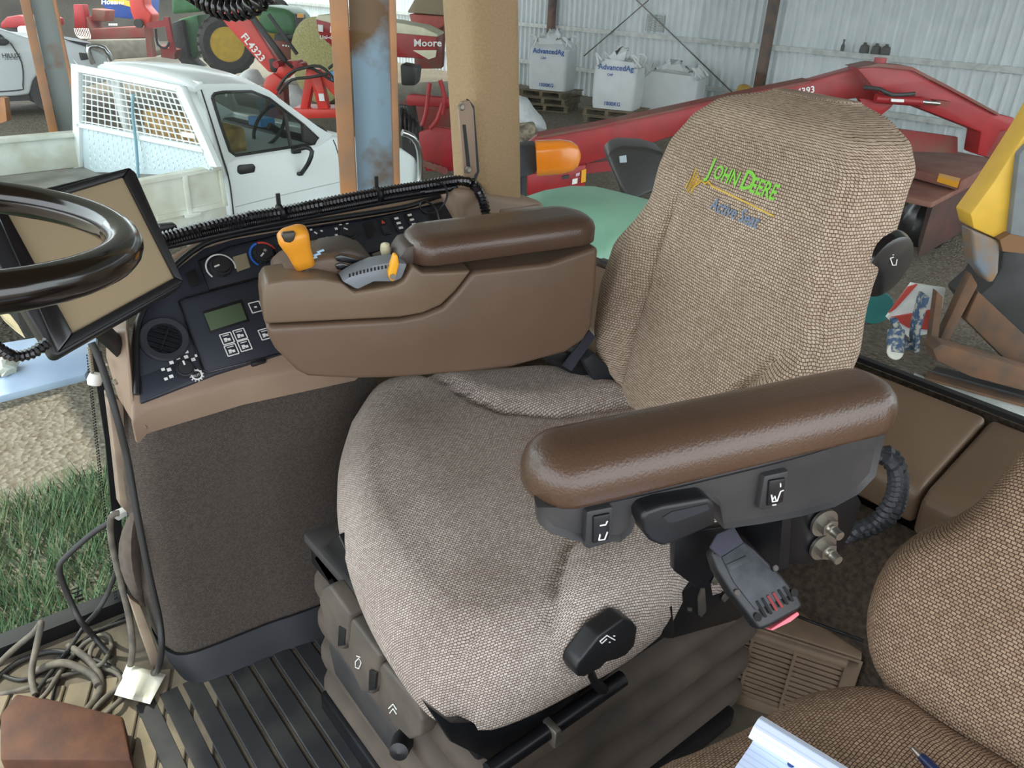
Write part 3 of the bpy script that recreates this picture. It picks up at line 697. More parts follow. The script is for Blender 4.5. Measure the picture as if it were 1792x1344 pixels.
px('belt_webbing', [(1243, 958), (1256, 935), (1285, 922), (1302, 950), (1262, 975)], mBh(.002), -bnn*.004, mat('webbing', '34353f', .9, bump=.4, bscale=300), seat, bevel=.001)
# reclining lever on the near side
lv = px('recline_lever', [(1008, 1172), (1014, 1158), (1050, 1112), (1092, 1082), (1106, 1086), (1117, 1098), (1112, 1130), (1096, 1148), (1080, 1156), (1062, 1160), (1050, 1172), (1022, 1186), (1012, 1186)], mY(.498), Y*.03, BLACK, seat, bevel=.0045, seg=3)
tube('lever_rod', [Vector((.66, .535, .36)), PY(1030, 1165, .52), PY(1090, 1110, .52)], .009, BM, seat, step=.02)
strokes('lever_icon', mY(.4965), [[(1050, 1122), (1062, 1112), (1076, 1120)], [(1050, 1122), (1053, 1126), (1062, 1118)], [(1074, 1113), (1076, 1113)], [(1066, 1124), (1068, 1124)]], .0009, WHITEP, lv)
# lower slide frame, bellows, front control panel
tube('slide_rail', [Vector((.44, .535, .355)), Vector((.70, .535, .36))], .013, BM, seat, n=10)
box('rail_clip', Vector((.55, .53, .355)), X*.012, Y*.03, Z*.035, STEEL, seat, bevel=.003)
bx('seat_pan', .44, 1.02, .56, 1.08, .34, .41, BM, seat, bevel=.01)
px('pan_corner', [(745, 1232), (790, 1265), (880, 1262), (1000, 1198), (1015, 1215), (880, 1335), (862, 1336), (790, 1300)], mY(.552), Y*.014, BM, seat, bevel=.003)
rg = []
for k, (z_, d_) in enumerate([(.345-.34*i_/60, -.038+.058*(1-abs(math.sin(PI*(.345-.34*i_/60)/.088)))**1.6) for i_ in range(61)] or ((.335, .02), (.328, -.02), (.30, -.035), (.272, -.01), (.255, .03), (.240, -.015), (.212, -.035), (.185, -.01), (.168, .03), (.152, -.015), (.125, -.035), (.10, -.01), (.082, .03), (.05, -.01), (.01, 0))):
    rg.append([Vector((a, b, z_-.0*a)) for a, b in rrect(.47+d_, 1.10-d_, .575+d_, 1.06-d_, .06, 5)])
loft('suspension_bellows', rg, BELLOWS, seat, auto=70)
bx('suspension_base', .42, 1.06, .52, 1.05, 0, .05, METALB, seat, bevel=.01)  # seat base, enlarged in black to paint the dark gap under the bellows
mF = mX(.425)
def fpan(name, pts, xx, ext, m, bev=.006): return px(name, pts, mX(xx), X*ext, m, seat, bevel=bev, seg=3)
fpan('control_panel_frame', [(548, 975), (560, 962), (592, 935), (650, 1060), (740, 1225), (760, 1250), (735, 1262), (690, 1200), (600, 1060)], .44, .03, METALB, .004)
lev1 = fpan('control_lever', [(557, 1050), (562, 1030), (575, 1024), (612, 1076), (610, 1122), (600, 1138), (585, 1134), (566, 1090)], .405, .03, DUSTY)
lev2 = fpan('control_lever', [(607, 1092), (615, 1082), (664, 1148), (662, 1200), (650, 1216), (632, 1212), (608, 1160)], .408, .03, DUSTY)
lev3 = fpan('control_lever', [(660, 1170), (668, 1160), (724, 1225), (738, 1262), (736, 1290), (716, 1296), (690, 1270), (662, 1220)], .411, .03, DUSTY)
for l_, pts in ((lev1, [(592, 1095), (604, 1102), (602, 1130), (590, 1132)]), (lev2, [(645, 1172), (658, 1178), (656, 1208), (644, 1210)])):
    px('finger_recess', pts, mX(.403), X*.004, BLACK, l_, bevel=.002)
strokes('lever_icon', mX(.406), [[(622, 1158), (628, 1152), (632, 1160), (628, 1170), (622, 1168), (622, 1158)], [(624, 1148), (630, 1150)]], .0009, WHITEP, lev2)
strokes('lever_icon', mX(.409), [[(680, 1240), (688, 1232), (694, 1242)], [(682, 1248), (688, 1240), (694, 1250)]], .0009, WHITEP, lev3)
lathe('grease_cap', [(0, 0), (.016, 0), (.018, .01), (.015, .04), (0, .045)], PX(708, 1290, .43), Vector((-.6, -.6, .3)), BLACK, seat, n=18)
px('lower_guard', [(572, 1120), (590, 1140), (640, 1210), (700, 1290), (690, 1330), (640, 1260), (585, 1180)], mX(.43), X*.02, GREYP, seat, bevel=.006)
bx('cushion_tray', .43, .50, .62, 1.08, .395, .42, GREYP, seat, bevel=.01)
# far-side belt and retractor between seat and console arm
rt = px('belt_retractor', [(950, 622), (975, 612), (1010, 620), (1035, 614), (1060, 640), (1088, 668), (1070, 670), (1000, 655), (960, 636)], mV(1.30), V*.05, BLACK, seat, bevel=.008, seg=3)
px('belt_strap', [(985, 640), (1032, 578), (1042, 590), (1000, 650)], mV(1.285), V*.004, mat('webbing', '34353f', .9), seat)
px('belt_tongue', [(1020, 632), (1040, 618), (1072, 648), (1085, 668), (1040, 668)], mV(1.27), V*.03, RUBBER, seat, bevel=.006)

# ================================================================ CONSOLE ARM (right of the seat)
arm2 = thing('control_arm_console', 'brown plastic armrest console with orange gear handle right of the seat', 'armrest console', S(.36, 1.32, .62))
lower = [(466, 572), (470, 590), (482, 612), (520, 650), (540, 660), (620, 664), (700, 662), (820, 652), (900, 642), (990, 618), (1022, 596), (1036, 574), (1044, 500), (1048, 432), (960, 462), (828, 476), (800, 512), (775, 538), (740, 552), (700, 560)]
px('lower_shell', lower, mV(1.25), V*.17, BROWN, arm2, bevel=.009, seg=4)
upper = [(463, 568), (459, 530), (460, 508), (468, 494), (500, 489), (560, 487), (598, 494), (620, 512), (640, 508), (690, 500), (706, 492), (722, 464), (740, 478), (826, 474), (798, 510), (772, 535), (740, 549), (700, 556)]
px('upper_cover', upper, mV(1.249), V*.09, BROWN2, arm2, bevel=.006, seg=3)
px('deck', [(478, 490), (500, 470), (545, 452), (590, 446), (625, 452), (650, 470), (650, 520), (500, 520)], mV(1.30), V*.11, BROWN, arm2, bevel=.012, seg=4)
DK = mat('deck_dark', '4b4039', .5)
px('deck_hump', [(545, 456), (570, 440), (610, 434), (640, 444), (662, 466), (640, 480), (560, 480)], mV(1.315), V*.09, DK, arm2, bevel=.01, seg=3)
for yy in (0, 14): px('deck_slot', [(586, 450+yy), (596, 446+yy), (632, 456+yy), (626, 464+yy), (590, 458+yy)], mV(1.296), V*.006, BLACKG, arm2, bevel=.002)
px('gear_slot', [(500, 482), (540, 478), (585, 482), (584, 486), (540, 483), (502, 487)], mV(1.298), V*.004, BLACKG, arm2)
for k in range(4):
    px('deck_print', [(536+k*6, 458-k*6), (548+k*6, 454-k*6), (550+k*6, 457-k*6), (538+k*6, 461-k*6)], mV(1.298-.002*k), V*.001, mat('pale_blue_print', '9fc3dc', .6), arm2)
px('throttle_quadrant', [(598, 493), (622, 478), (655, 464), (690, 458), (714, 462), (704, 488), (690, 494), (655, 494), (626, 508)], mV(1.245), V*.05, mat('quadrant_grey', '7f858c', .4), arm2, bevel=.005)
tk = [box_vf(PV(612+k*6.3, 482-k*2.0+.05*k*k, 1.2435), U*.003, V*.001, Z*.006) for k in range(13)]
v, f = join(tk); mk('quadrant_marks', v, f, BLACKG, arm2, smooth=False)
tl = px('throttle_lever', [(682, 488), (680, 478), (690, 446), (696, 446), (699, 462), (692, 490), (686, 494)], mV(1.232), V*.016, YELLOWP, arm2, bevel=.004, seg=3)
lathe('lever_pivot', [(0, 0), (.005, 0), (.005, .002), (0, .002)], PV(687, 484, 1.231), -V, STEEL, tl, n=10)
px('rear_switch_pod', [(700, 450), (712, 432), (735, 427), (728, 462), (716, 470), (700, 462)], mV(1.27), V*.08, DK, arm2, bevel=.006)
lathe('cream_knob', [(0, -.01), (.008, -.01), (.010, 0), (.008, .012), (0, .016)], PV(675, 438, 1.33), Vector((-.2, -.2, 1)), mat('cream', 'd9d2b0', .4), arm2, n=14)
px('arm_toggle', [(655, 452), (680, 444), (712, 440), (706, 448), (660, 458)], mV(1.33), V*.03, DK, arm2, bevel=.003)
# lid pad
def lidz(u): return interp([(.30, .885), (.45, .895), (.60, .905), (.70, .905)], u)
lo = rrect(.312, .672, 1.243, 1.375, (.06, .046, .046, .05), 7)
pillow('armrest_lid', lo, [(.006, -.022), (0, -.018), (0, .006), (.004, .016), (.012, .023), (.024, .027), (.04, .028)], lambda a, b, h: S(a, b, lidz(a)+h+.02*(b-1.243)), LEATHER, arm2, auto=70)
# orange gear handle
ga, gb = PV(534, 465, 1.30), PV(508, 402, 1.285); gax = (gb-ga); gl_ = gax.length; gax.normalize(); gs = U-gax*U.dot(gax); gs.normalize(); gf = gax.cross(gs)
rings = []
for t_, hw in ((0, .014), (.02, .0175), (.25, .019), (.45, .0205), (.62, .0235), (.78, .026), (.9, .0245), (.97, .018), (1.0, .008)):
    rings.append([ga+gax*(t_*gl_*1.02)+gs*a+gf*b for a, b in rrect(-hw, hw, -hw*.8, hw*.8, hw*.55, 4)])
gh = loft('gear_handle', rings, ORANGE, arm2, auto=70)
mG = mV(1.265)
px('gear_button', [(492, 412), (496, 408), (515, 406), (518, 410), (515, 421), (508, 426), (498, 424)], mG, V*.012, mat('button_dark', '3a332c', .4), gh, bevel=.003)
tube('gear_shaft', [ga+gax*.004, ga-gax*.05], .007, STEEL, arm2)

# ================================================================ BUDDY SEAT
bud = thing('buddy_seat', 'tan woven fabric passenger seat at the left edge of the cab', 'seat', (.75, 0, 0))
bo = [Pz(*p) for p in ((1120, 1372, .47), (1200, 1335, .47), (1300, 1288, .47), (1370, 1236, .48), (1425, 1207, .49), (1500, 1198, .49), (1562, 1216, .49), (1625, 1262, .49))]
bo = [(.30, .36)]+[(p.x, p.y) for p in bo]+[(.885, .05), (.89, -.2), (.84, -.34), (.5, -.36), (.28, -.3), (.26, 0)]
bo3 = catmull([Vector((a, b, 0)) for a, b in bo+[bo[0]]], .02)[:-1]
bc = Vector((.58, 0, 0)); vs4, uv4 = [], []; pr4 = [(.92, .38), (.99, .39), (1.01, .43), (1.0, .47), (.97, .50), (.92, .52), (.85, .53), (.7, .538), (.5, .54), (.3, .54), (.1, .54)]
for s_, z_ in pr4:
    for p in bo3:
        d_ = p-bc; q = bc+d_*s_; vs4.append(Vector((q.x, q.y, z_))); o_ = d_.normalized()*(.54-z_); uv4.append((q.x+o_.x, q.y+o_.y))
n4 = len(bo3); fs4 = [(i*n4+j, i*n4+(j+1) % n4, (i+1)*n4+(j+1) % n4, (i+1)*n4+j) for i in range(len(pr4)-1) for j in range(n4)]
fs4 += [tuple(range((len(pr4)-1)*n4, len(pr4)*n4)), tuple(range(n4-1, -1, -1))]
F_BUD = fabric('buddy_fabric', 'ad957d', '937a65', '3f2e26')
mk('seat_cushion', vs4, fs4, F_BUD, bud, uvs=uv4, auto=80)
pn = Vector((1, .1, -.22)).normalized(); pp0 = Vector((.90, .2, .55))
bpx = [(1830, 715), (1792, 772), (1748, 832), (1702, 886), (1650, 922), (1590, 946), (1545, 984), (1520, 1038), (1511, 1098), (1524, 1160), (1566, 1220), (1630, 1278), (1715, 1342), (1800, 1400), (1960, 1500), (2200, 1500), (2350, 1300), (2320, 900), (2150, 700), (1980, 640)]
q3 = [pl(a, b, pp0, pn) for a, b in bpx]; ax1 = Vector((0, 1, 0)); ax1 = (ax1-pn*ax1.dot(pn)).normalized(); ax2 = pn.cross(ax1)
if ax2.z < 0: ax2 = -ax2
q2 = [((p-pp0).dot(ax1), (p-pp0).dot(ax2), 0) for p in q3]
q2 = [(p.x, p.y) for p in catmull([Vector(p) for p in q2+[q2[0]]], .02)[:-1]]
vs5, uv5 = [], []; cx5, cy5 = sum(p[0] for p in q2)/len(q2), sum(p[1] for p in q2)/len(q2)
pr5 = [(.95, .10), (1.0, .07), (1.0, .03), (.985, .0), (.955, -.02), (.91, -.032), (.84, -.038), (.7, -.042), (.5, -.043), (.25, -.043), (.05, -.043)]
for s_, h_ in pr5:
    for a, b in q2:
        a2, b2 = cx5+(a-cx5)*s_, cy5+(b-cy5)*s_
        vs5.append(pp0+ax1*a2+ax2*b2+pn*h_); l_ = math.hypot(a-cx5, b-cy5); uv5.append((a2+(a-cx5)/l_*(h_+.04), b2+(b-cy5)/l_*(h_+.04)))
n5 = len(q2); fs5 = [(i*n5+j, i*n5+(j+1) % n5, (i+1)*n5+(j+1) % n5, (i+1)*n5+j) for i in range(len(pr5)-1) for j in range(n5)]
fs5 += [tuple(range((len(pr5)-1)*n5, len(pr5)*n5)), tuple(range(n5-1, -1, -1))]
mk('backrest', vs5, fs5, F_BUD, bud, uvs=uv5, auto=80)
bx('seat_box', .36, .84, -.25, .26, 0, .39, RUBBER, bud, bevel=.02)
# notepad and pen on it
npm = bpy.data.materials.new('ruled_paper'); npm.use_nodes = True; nt = npm.node_tree; N = nt.nodes; L = nt.links; b = N['Principled BSDF']; b.inputs['Roughness'].default_value = .8
tcn = N.new('ShaderNodeUVMap'); wv = N.new('ShaderNodeTexWave'); wv.inputs['Scale'].default_value = 38; wv.bands_direction = 'Y'
rp = N.new('ShaderNodeValToRGB'); rp.color_ramp.elements[0].position = .0; rp.color_ramp.elements[1].position = .14; rp.color_ramp.elements[0].color = lin('bccdea'); rp.color_ramp.elements[1].color = lin('d6e2f4')
L.new(tcn.outputs[0], wv.inputs['Vector']); L.new(wv.outputs['Fac'], rp.inputs['Fac']); L.new(rp.outputs['Color'], b.inputs['Base Color'])
no = Pz(1352, 1270, .578); nr = (Pz(1500, 1360, .578)-no); nr.z = 0; nr.normalize(); nd = Vector((-nr.y, nr.x, 0)); nd = nd if (nd.x < 0) else -nd
nv, nu = [], []
NR, ND = 12, 22
for i in range(NR+1):
    for j in range(ND+1):
        a = .19*i/NR-.01; s_ = .28*j/ND
        r_ = .02; L0 = .085
        if s_ < L0:
            t_ = (L0-s_)/r_; p_ = no+nr*a+nd*(.03-r_*math.sin(t_)*1.0-.0)+Z*(r_*(1-math.cos(t_)))
        else: p_ = no+nr*a+nd*(.03+s_-L0)+Z*(.0-.0)
        nv.append(p_-Z*.012); nu.append((a, s_))
nf = [(i*(ND+1)+j, i*(ND+1)+j+1, (i+1)*(ND+1)+j+1, (i+1)*(ND+1)+j) for i in range(NR) for j in range(ND)]
npad = thing('notepad', 'open ruled notepad with a curled page on the passenger seat', 'notepad', no-Z*.02)
mk('curled_page', nv, nf, npm, npad, uvs=nu)
box('page_block', no+nr*.085+nd*.15-Z*.016, nr*.19, nd*.24, Z*.006, mat('paper', 'd0d8e6', .8), npad)
for x_, y_ in ((1392, 1318), (1384, 1338), (1416, 1330)): lathe('ink_spot', [(0, 0), (.004, 0), (0, .0005)], Pz(x_, y_, .568), Z, mat('ink', '3a4a8c', .6), npad, n=8)
pen = thing('ballpoint_pen', 'dark blue ballpoint pen lying beside the notepad', 'pen', Pz(1630, 1340, .545))
pa_, pb_ = Pz(1594, 1306, .56), Pz(1690, 1400, .55); pd_ = (pb_-pa_).normalized()
lathe('tip', [(0, 0), (.0025, .002), (.0045, .012)], pa_, pd_, STEEL, pen, n=12)
lathe('barrel', [(.0045, .012), (.0058, .02), (.0058, .13), (0, .132)], pa_, pd_, mat('pen_blue', '1c2748', .3), pen, n=12)

# ================================================================ MONITOR
mp0 = Pd(175, 440, 1.22); mn = (CAM-mp0).normalized()*.75 + Vector((.25, -.15, .35)); mn.normalize(); mM = mP(mp0, mn)
def mMh(h): return mP(mp0+mn*h, mn)
mon = thing('display_monitor', 'black framed touchscreen monitor behind the steering wheel', 'monitor', mp0-Z*.2)
px('casing', [(-20, 365), (60, 333), (226, 292), (238, 300), (322, 492), (316, 502), (104, 624), (92, 622), (-30, 420)], mMh(0), -mn*.035, BLACK, mon, bevel=.006, seg=3)
outer = [(-12, 366), (226, 296), (319, 496), (100, 619)]; inner = [(11, 374), (214, 312), (303, 488), (126, 585)]
for k in range(4):
    q = [outer[k], outer[(k+1) % 4], inner[(k+1) % 4], inner[k]]
    px('bezel', q, mMh(.001), mn*.010, BLACKG if k == 3 else BLACK, mon, bevel=.003)
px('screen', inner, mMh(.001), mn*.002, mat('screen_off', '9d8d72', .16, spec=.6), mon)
tube('mount_stalk', [pl(110, 600, mp0-mn*.04, mn), pl(150, 560, mp0-mn*.08, mn), Vector((.26, 1.40, .70))], .016, BLACK, mon, step=.03)
hose('monitor_lead', [Pd(85, 598, 1.12), Pd(55, 618, 1.1), Pd(20, 622, 1.08), Pd(-15, 600, 1.05)], .009, .006, BLACKG, mon)
# ================================================================ STEERING WHEEL
wc = Pd(-152, 412, .80); wn = Vector((.13, -.03, 1)).normalized(); wx = Vector((1, 0, -.13)).normalized(); wy = wn.cross(wx)
stw = thing('steering_wheel', 'glossy black steering wheel rim at the left edge', 'steering wheel', wc-Z*.2)
R_ = .196; tor = []
for k in range(64):
    a = 2*PI*k/64; d_ = wx*math.cos(a)+wy*math.sin(a)
    tor.append([wc+d_*(R_+(.0205)*math.cos(2*PI*j/16))+wn*(.0205*math.sin(2*PI*j/16)) for j in range(16)])
tor.append(tor[0]); v, f = loft_vf(tor, caps=False); mk('rim', v, f, mat('wheel_black', '16110e', .14, coat=.5), stw)
for a in (PI*.75, PI*1.25, PI): tube('spoke', [wc-wn*.03, wc+(wx*math.cos(a)+wy*math.sin(a))*R_], .014, BLACK, stw)
lathe('hub', [(0, -.06), (.05, -.06), (.055, -.02), (.04, .0), (0, .002)], wc-wn*.01, wn, BLACK, stw)
tube('column', [wc-wn*.05, wc-wn*.05-Z*.25-X*.35, Vector((wc.x-.6, wc.y, .05))], .035, BLACK, stw, step=.05)
# ================================================================ FLOOR CLUTTER
coil = []
cpath = catmull([Pd(335, -16, 1.05), Pd(360, 2, 1.05), Pd(395, 16, 1.04), Pd(430, 14, 1.03), Pd(458, -2, 1.02), Pd(470, -18, 1.02)], .001)
frm = frames(cpath); hx = []
for i, (p, (a, b)) in enumerate(zip(cpath, frm)):
    an = i*.62; hx.append(p+a*(.012*math.cos(an))+b*(.012*math.sin(an)))
tag(tube('coiled_cord', hx, .0033, BLACKG, None, n=6, smoothpath=False), 'black coiled radio cord hanging at the top edge', 'cord')
BC = mat('cable_black', '2b2a29', .55, var=.2); BC2 = mat('cable_dusty', '6e675b', .75, hex2='4c4842', vscale=30)
def fz(x, y, z): return Pz(x, y, z)
def cable(pts, r, m, label): return tag(tube('cable', pts, r, m, None, n=8, step=.008), label, 'cable', 'loose cables by the front window')
cable([PY(160, 600, 1.36), PY(178, 640, 1.34), PY(202, 720, 1.30), PY(222, 800, 1.29), PY(240, 900, 1.27), PY(262, 1010, 1.25), PY(278, 1080, 1.24), PY(283, 1130, 1.22), PY(277, 1170, 1.24), Pz(268, 1178, .015)], .0062, BC, 'black cable hanging from the monitor down the skirt corner')
cable([PY(208, 898, 1.42), PY(194, 905, 1.42), PY(196, 950, 1.42), PY(212, 1020, 1.40), PY(226, 1080, 1.38), PY(232, 1130, 1.36), Pz(228, 1165, .03)], .0065, BC2, 'dusty grey cable looped over the skirt edge hook')
cable([PY(190, 915, 1.47), PY(160, 935, 1.48), PY(118, 972, 1.49), PY(104, 992, 1.49), PY(110, 1020, 1.49), PY(128, 1062, 1.48), PY(142, 1088, 1.46), Pz(165, 1115, .03), Pz(195, 1150, .01)], .006, BC, 'black cable bent into a square loop against the window')
cable([PY(206, 990, 1.46), PY(190, 1035, 1.47), PY(170, 1070, 1.47), Pz(150, 1092, .03), Pz(125, 1130, .015), Pz(95, 1170, .015), Pz(60, 1215, .015)], .005, BC, 'black cable slanting from the skirt into the cable pile')
cable([Pz(-30, 1190, .02), Pz(20, 1140, .03), Pz(58, 1108, .06), Pz(72, 1090, .10), Pz(64, 1130, .06), Pz(55, 1180, .03), Pz(62, 1215, .015)], .0065, BC2, 'grey cable standing up in a hairpin by the window')
rr2 = random.Random(3)
cl = [[(-20, 1200), (30, 1160), (90, 1140), (150, 1150), (205, 1175), (215, 1205)], [(0, 1215), (60, 1200), (120, 1180), (180, 1170), (212, 1190), (180, 1230)],
      [(40, 1250), (80, 1215), (110, 1170), (150, 1125), (185, 1110), (195, 1130), (180, 1160), (160, 1165), (158, 1140), (172, 1118)], [(90, 1235), (100, 1195), (130, 1150), (160, 1110), (220, 1085)],
      [(150, 1260), (180, 1225), (205, 1205), (230, 1190)], [(170, 1265), (200, 1235), (225, 1215), (238, 1205)], [(20, 1230), (70, 1225), (110, 1240), (150, 1255)],
      [(120, 1130), (155, 1155), (175, 1185), (172, 1215), (150, 1245)], [(60, 1175), (110, 1160), (160, 1180), (172, 1200)], [(0, 1180), (40, 1190), (80, 1170), (120, 1140), (170, 1105), (225, 1075)]]
cn_ = ['lowest, curving under the white paper', 'running along the middle of the pile', 'with a small upright loop in the pile', 'rising from the pile to the window corner', 'short length under the paper edge', 'short length beside the red timber', 'lying along the red timber', 'arched across the middle of the pile', 'thick dusty length crossing the pile', 'thin length along the window edge']
for i, q in enumerate(cl):
    r_ = (.006, .0045, .005, .004, .0055, .0055, .005, .0075, .008, .004)[i]
    cable([Pz(a, b, r_+.001+.02*(i % 3)*.5*math.sin(k*1.3)**2) for k, (a, b) in enumerate(q)], r_, BC2 if i % 3 else BC, '%s grey-black cable %s' % ('dusty' if i % 3 else 'dark', cn_[i]))
pa = []; 
for i in range(9):
    for j in range(7):
        k, l = i/8, j/6
        xx = lerp(lerp(222, 290, k), lerp(200, 262, k), l); yy = lerp(lerp(1162, 1180, k), lerp(1216, 1232, k), l)
        pa.append(Pz(xx, yy, .014+.030*(math.sin(k*3.4+.2)**2)*(.4+.6*l)))
pf = [(i*7+j, i*7+j+1, (i+1)*7+j+1, (i+1)*7+j) for i in range(8) for j in range(6)]
o = mk('paper_sheet', pa, pf, mat('white_paper', 'e9e6d6', .7), None); tag(o, 'crumpled white paper sheet lying on the cables', 'paper')
md = o.modifiers.new('thick', 'SOLIDIFY'); md.thickness = .0008
WOODR = mat('red_timber', '42261a', .75, hex2='57341f', vscale=18, bump=.4, bscale=60)
tag(prism('timber_block', [Pz(0, 1250, .07), Pz(28, 1212, .075), Pz(110, 1226, .07), Pz(215, 1252, .06), Pz(230, 1330, .06), Pz(0, 1330, .07)], Z*-.06, WOODR, None, bevel=.006), 'reddish brown timber block lying at the lower left corner', 'timber')
# bead chain with white plug by the window
ch = thing('bead_chain', 'silver bead chain with white plug hanging by the console front', 'chain', PY(165, 680, 1.50))
bd = [lathe_vf([(0, -.004), (.0035, -.002), (.0035, .002), (0, .004)], PY(156+k*.55, 608+k*4.5, 1.50), Z, 8) for k in range(11)]
v, f = join(bd); o = mk('beads', v, f, STEEL, ch); o['kind'] = 'stuff'
lathe('plug', [(0, -.012), (.012, -.010), (.014, 0), (.010, .012), (0, .014)], PY(166, 664, 1.50), Vector((.3, .1, 1)), mat('white_plastic', 'dcdcd6', .4), ch, n=14)
tag(px('skirt_hook', [(196, 905), (222, 894), (224, 902), (208, 912)], mY(1.43), Y*.02, mat('white_plastic', 'dcdcd6', .4), None, bevel=.002), 'small pale plastic hook at the skirt edge', 'hook')
# ================================================================ OUTSIDE: GROUND AND SHED
gm = bpy.data.materials.new('gravel'); gm.use_nodes = True; nt = gm.node_tree; N = nt.nodes; L = nt.links; b = N['Principled BSDF']; b.inputs['Roughness'].default_value = .95; b.inputs['Specular IOR Level'].default_value = .1
tc = N.new('ShaderNodeTexCoord')
n1 = N.new('ShaderNodeTexNoise'); n1.inputs['Scale'].default_value = .5; n1.inputs['Detail'].default_value = 6; L.new(tc.outputs['Object'], n1.inputs['Vector'])
n2 = N.new('ShaderNodeTexVoronoi'); n2.inputs['Scale'].default_value = 34; L.new(tc.outputs['Object'], n2.inputs['Vector'])
r1 = N.new('ShaderNodeValToRGB'); r1.color_ramp.elements[0].position = .35; r1.color_ramp.elements[1].position = .7; r1.color_ramp.elements[0].color = lin('62584a'); r1.color_ramp.elements[1].color = lin('7a6f60'); L.new(n1.outputs['Fac'], r1.inputs['Fac'])
r2 = N.new('ShaderNodeValToRGB'); r2.color_ramp.elements[0].color = lin('4f473c'); r2.color_ramp.elements[1].color = lin('9c978f'); L.new(n2.outputs['Color'], r2.inputs['Fac'])
mxx = N.new('ShaderNodeMix'); mxx.data_type = 'RGBA'; mxx.inputs['Factor'].default_value = .45; L.new(r1.outputs['Color'], mxx.inputs['A']); L.new(r2.outputs['Color'], mxx.inputs['B']); L.new(mxx.outputs['Result'], b.inputs['Base Color'])
bpn = N.new('ShaderNodeBump'); bpn.inputs['Strength'].default_value = .7; bpn.inputs['Distance'].default_value = .02; L.new(n2.outputs['Distance'], bpn.inputs['Height']); L.new(bpn.outputs['Normal'], b.inputs['Normal'])
structure(mk('ground', [(-25, -15, GZ), (30, -15, GZ), (30, 45, GZ), (-25, 45, GZ)], [(0, 1, 2, 3)], gm, smooth=False))
# corrugated back wall, sheet by sheet
WX = 15.6
SHEET = mat('galvanised_sheet', 'dfe5e6', .5, hex2='ccd4d6', vscale=1.2)
wb = structure(bx('wall_back', WX+.1, WX+.2, -8, 38, GZ, 3.2, mat('wall_backing', '6a6f70', .8)))
prof_ = []
for k in range(4): prof_ += [(k*.2, 0), (k*.2+.115, 0), (k*.2+.14, .07), (k*.2+.172, .07)]
prof_.append((.8, 0))
sv_ = [Vector((0-d_, a, z_)) for z_ in (0, 4.3) for a, d_ in prof_]; ns = len(prof_)
sf_ = [(i, i+1, i+1+ns, i+ns) for i in range(ns-1)]
sme = bpy.data.meshes.new('wall_sheet'); sme.from_pydata(sv_, [], sf_); sme.materials.append(SHEET)
for k in range(56):
    o = bpy.data.objects.new('wall_sheet', sme); COL.objects.link(o); o.parent = wb
    o.location = Vector((WX-.02*(k % 2)*.2, -7.5+k*.8, GZ))-ROOT[wb.name]
GALV = mat('girt_galvanised', 'b9bdb9', .5, metal=.2, var=.15)
RUSTP = mat('rusty_post', '6a4430', .8, hex2='3c2f28', vscale=5)
bx('girt', WX-.16, WX-.05, -7, 36, .42, .52, GALV, wb)
bx('girt', WX-.16, WX-.05, -7, 36, -.55, -.45, GALV, wb)
for xx, yy in ((966, 40), (1337, 110)):
    c = PX(xx, yy, WX-.2); bx('post', c.x-.10, c.x+.05, c.y-.10, c.y+.10, GZ, 3, RUSTP, wb, bevel=.01)
for q in (((1000, -110), (1286, 166)), ((1262, -110), (1022, 98))):
    a, b_ = PX(*q[0], WX-.18), PX(*q[1], WX-.18); tube('brace_rod', [a, b_], .016, mat('rod', '5a544c', .6), wb, n=6)
vq = [PX(x_, y_, WX-.06) for x_, y_ in ((1134, 24), (1164, 27), (1160, 57), (1130, 54))]
lv_ = [box_vf((lerp(vq[0], vq[3], (k+.5)/7)+lerp(vq[1], vq[2], (k+.5)/7))/2, (vq[1]-vq[0])*.95, X*.02, (vq[0]-vq[3])*.08) for k in range(7)]
lv_ += [box_vf((lerp(vq[0], vq[1], k/4)+lerp(vq[3], vq[2], k/4))/2, (vq[1]-vq[0])*.04, X*.03, (vq[0]-vq[3])) for k in range(5)]
v, f = join(lv_); tag(mk('vent_rack', v, f, mat('vent_grey', '9aa19d', .6), None), 'small grey louvre panel fixed high on the corrugated wall', 'vent')
structure(bx('wall_left', -14, 14.3, 36, 36.2, GZ, 3.2, mat('shed_gloom', '5b554d', .9, hex2='403b36', vscale=.6)))  # dark wall colour stands for the dim depth of the shed
# unseen shed roof, added to shade the bays, edges set to light the cab
structure(bx('ceiling_shed_unseen', -1.0, 15.7, -2.2, 22, 3.4, 3.5, SHEET))
# oil jugs on the girt
for x_, nm in ((1512, 'leftmost'), (1533, 'middle'), (1550, 'rightmost')):
    c = PX(x_, 88, WX-.12); c.z = .522
    lathe_ = lathe('oil_jug', [(0, 0), (.085, 0), (.09, .05), (.075, .13), (.03, .16), (.03, .19), (0, .19)], c, Z, mat('jug_dark', '3d3b38', .6), None, n=14)
    tag(lathe_, '%s of three dark jugs standing on the wall girt' % nm, 'jug', 'jugs on the girt')
c = PX(1475, 82, WX-.12); c.z = .522
tag(lathe('small_bottle', [(0, 0), (.035, 0), (.035, .10), (.015, .14), (.015, .19), (.03, .20), (0, .22)], c, Z, mat('jug_dark', '3d3b38', .6), None, n=10), 'narrow dark bottle on the girt left of the jugs', 'bottle')
def mF(dist): return mP(CAM+_fh*dist, _fh)
FH = _fh
RED = mat('machine_red', '9f2026', .45, var=.12, vscale=6); REDD = mat('machine_red_dusty', '8c3230', .7, hex2='7a5448', vscale=3)
REDB = mat('loader_red', 'd83a30', .4, var=.08); DARK = mat('dark_steel', '2b2a2a', .6, var=.2); GREEN = mat('machine_green', '2f6b3a', .5, var=.15)
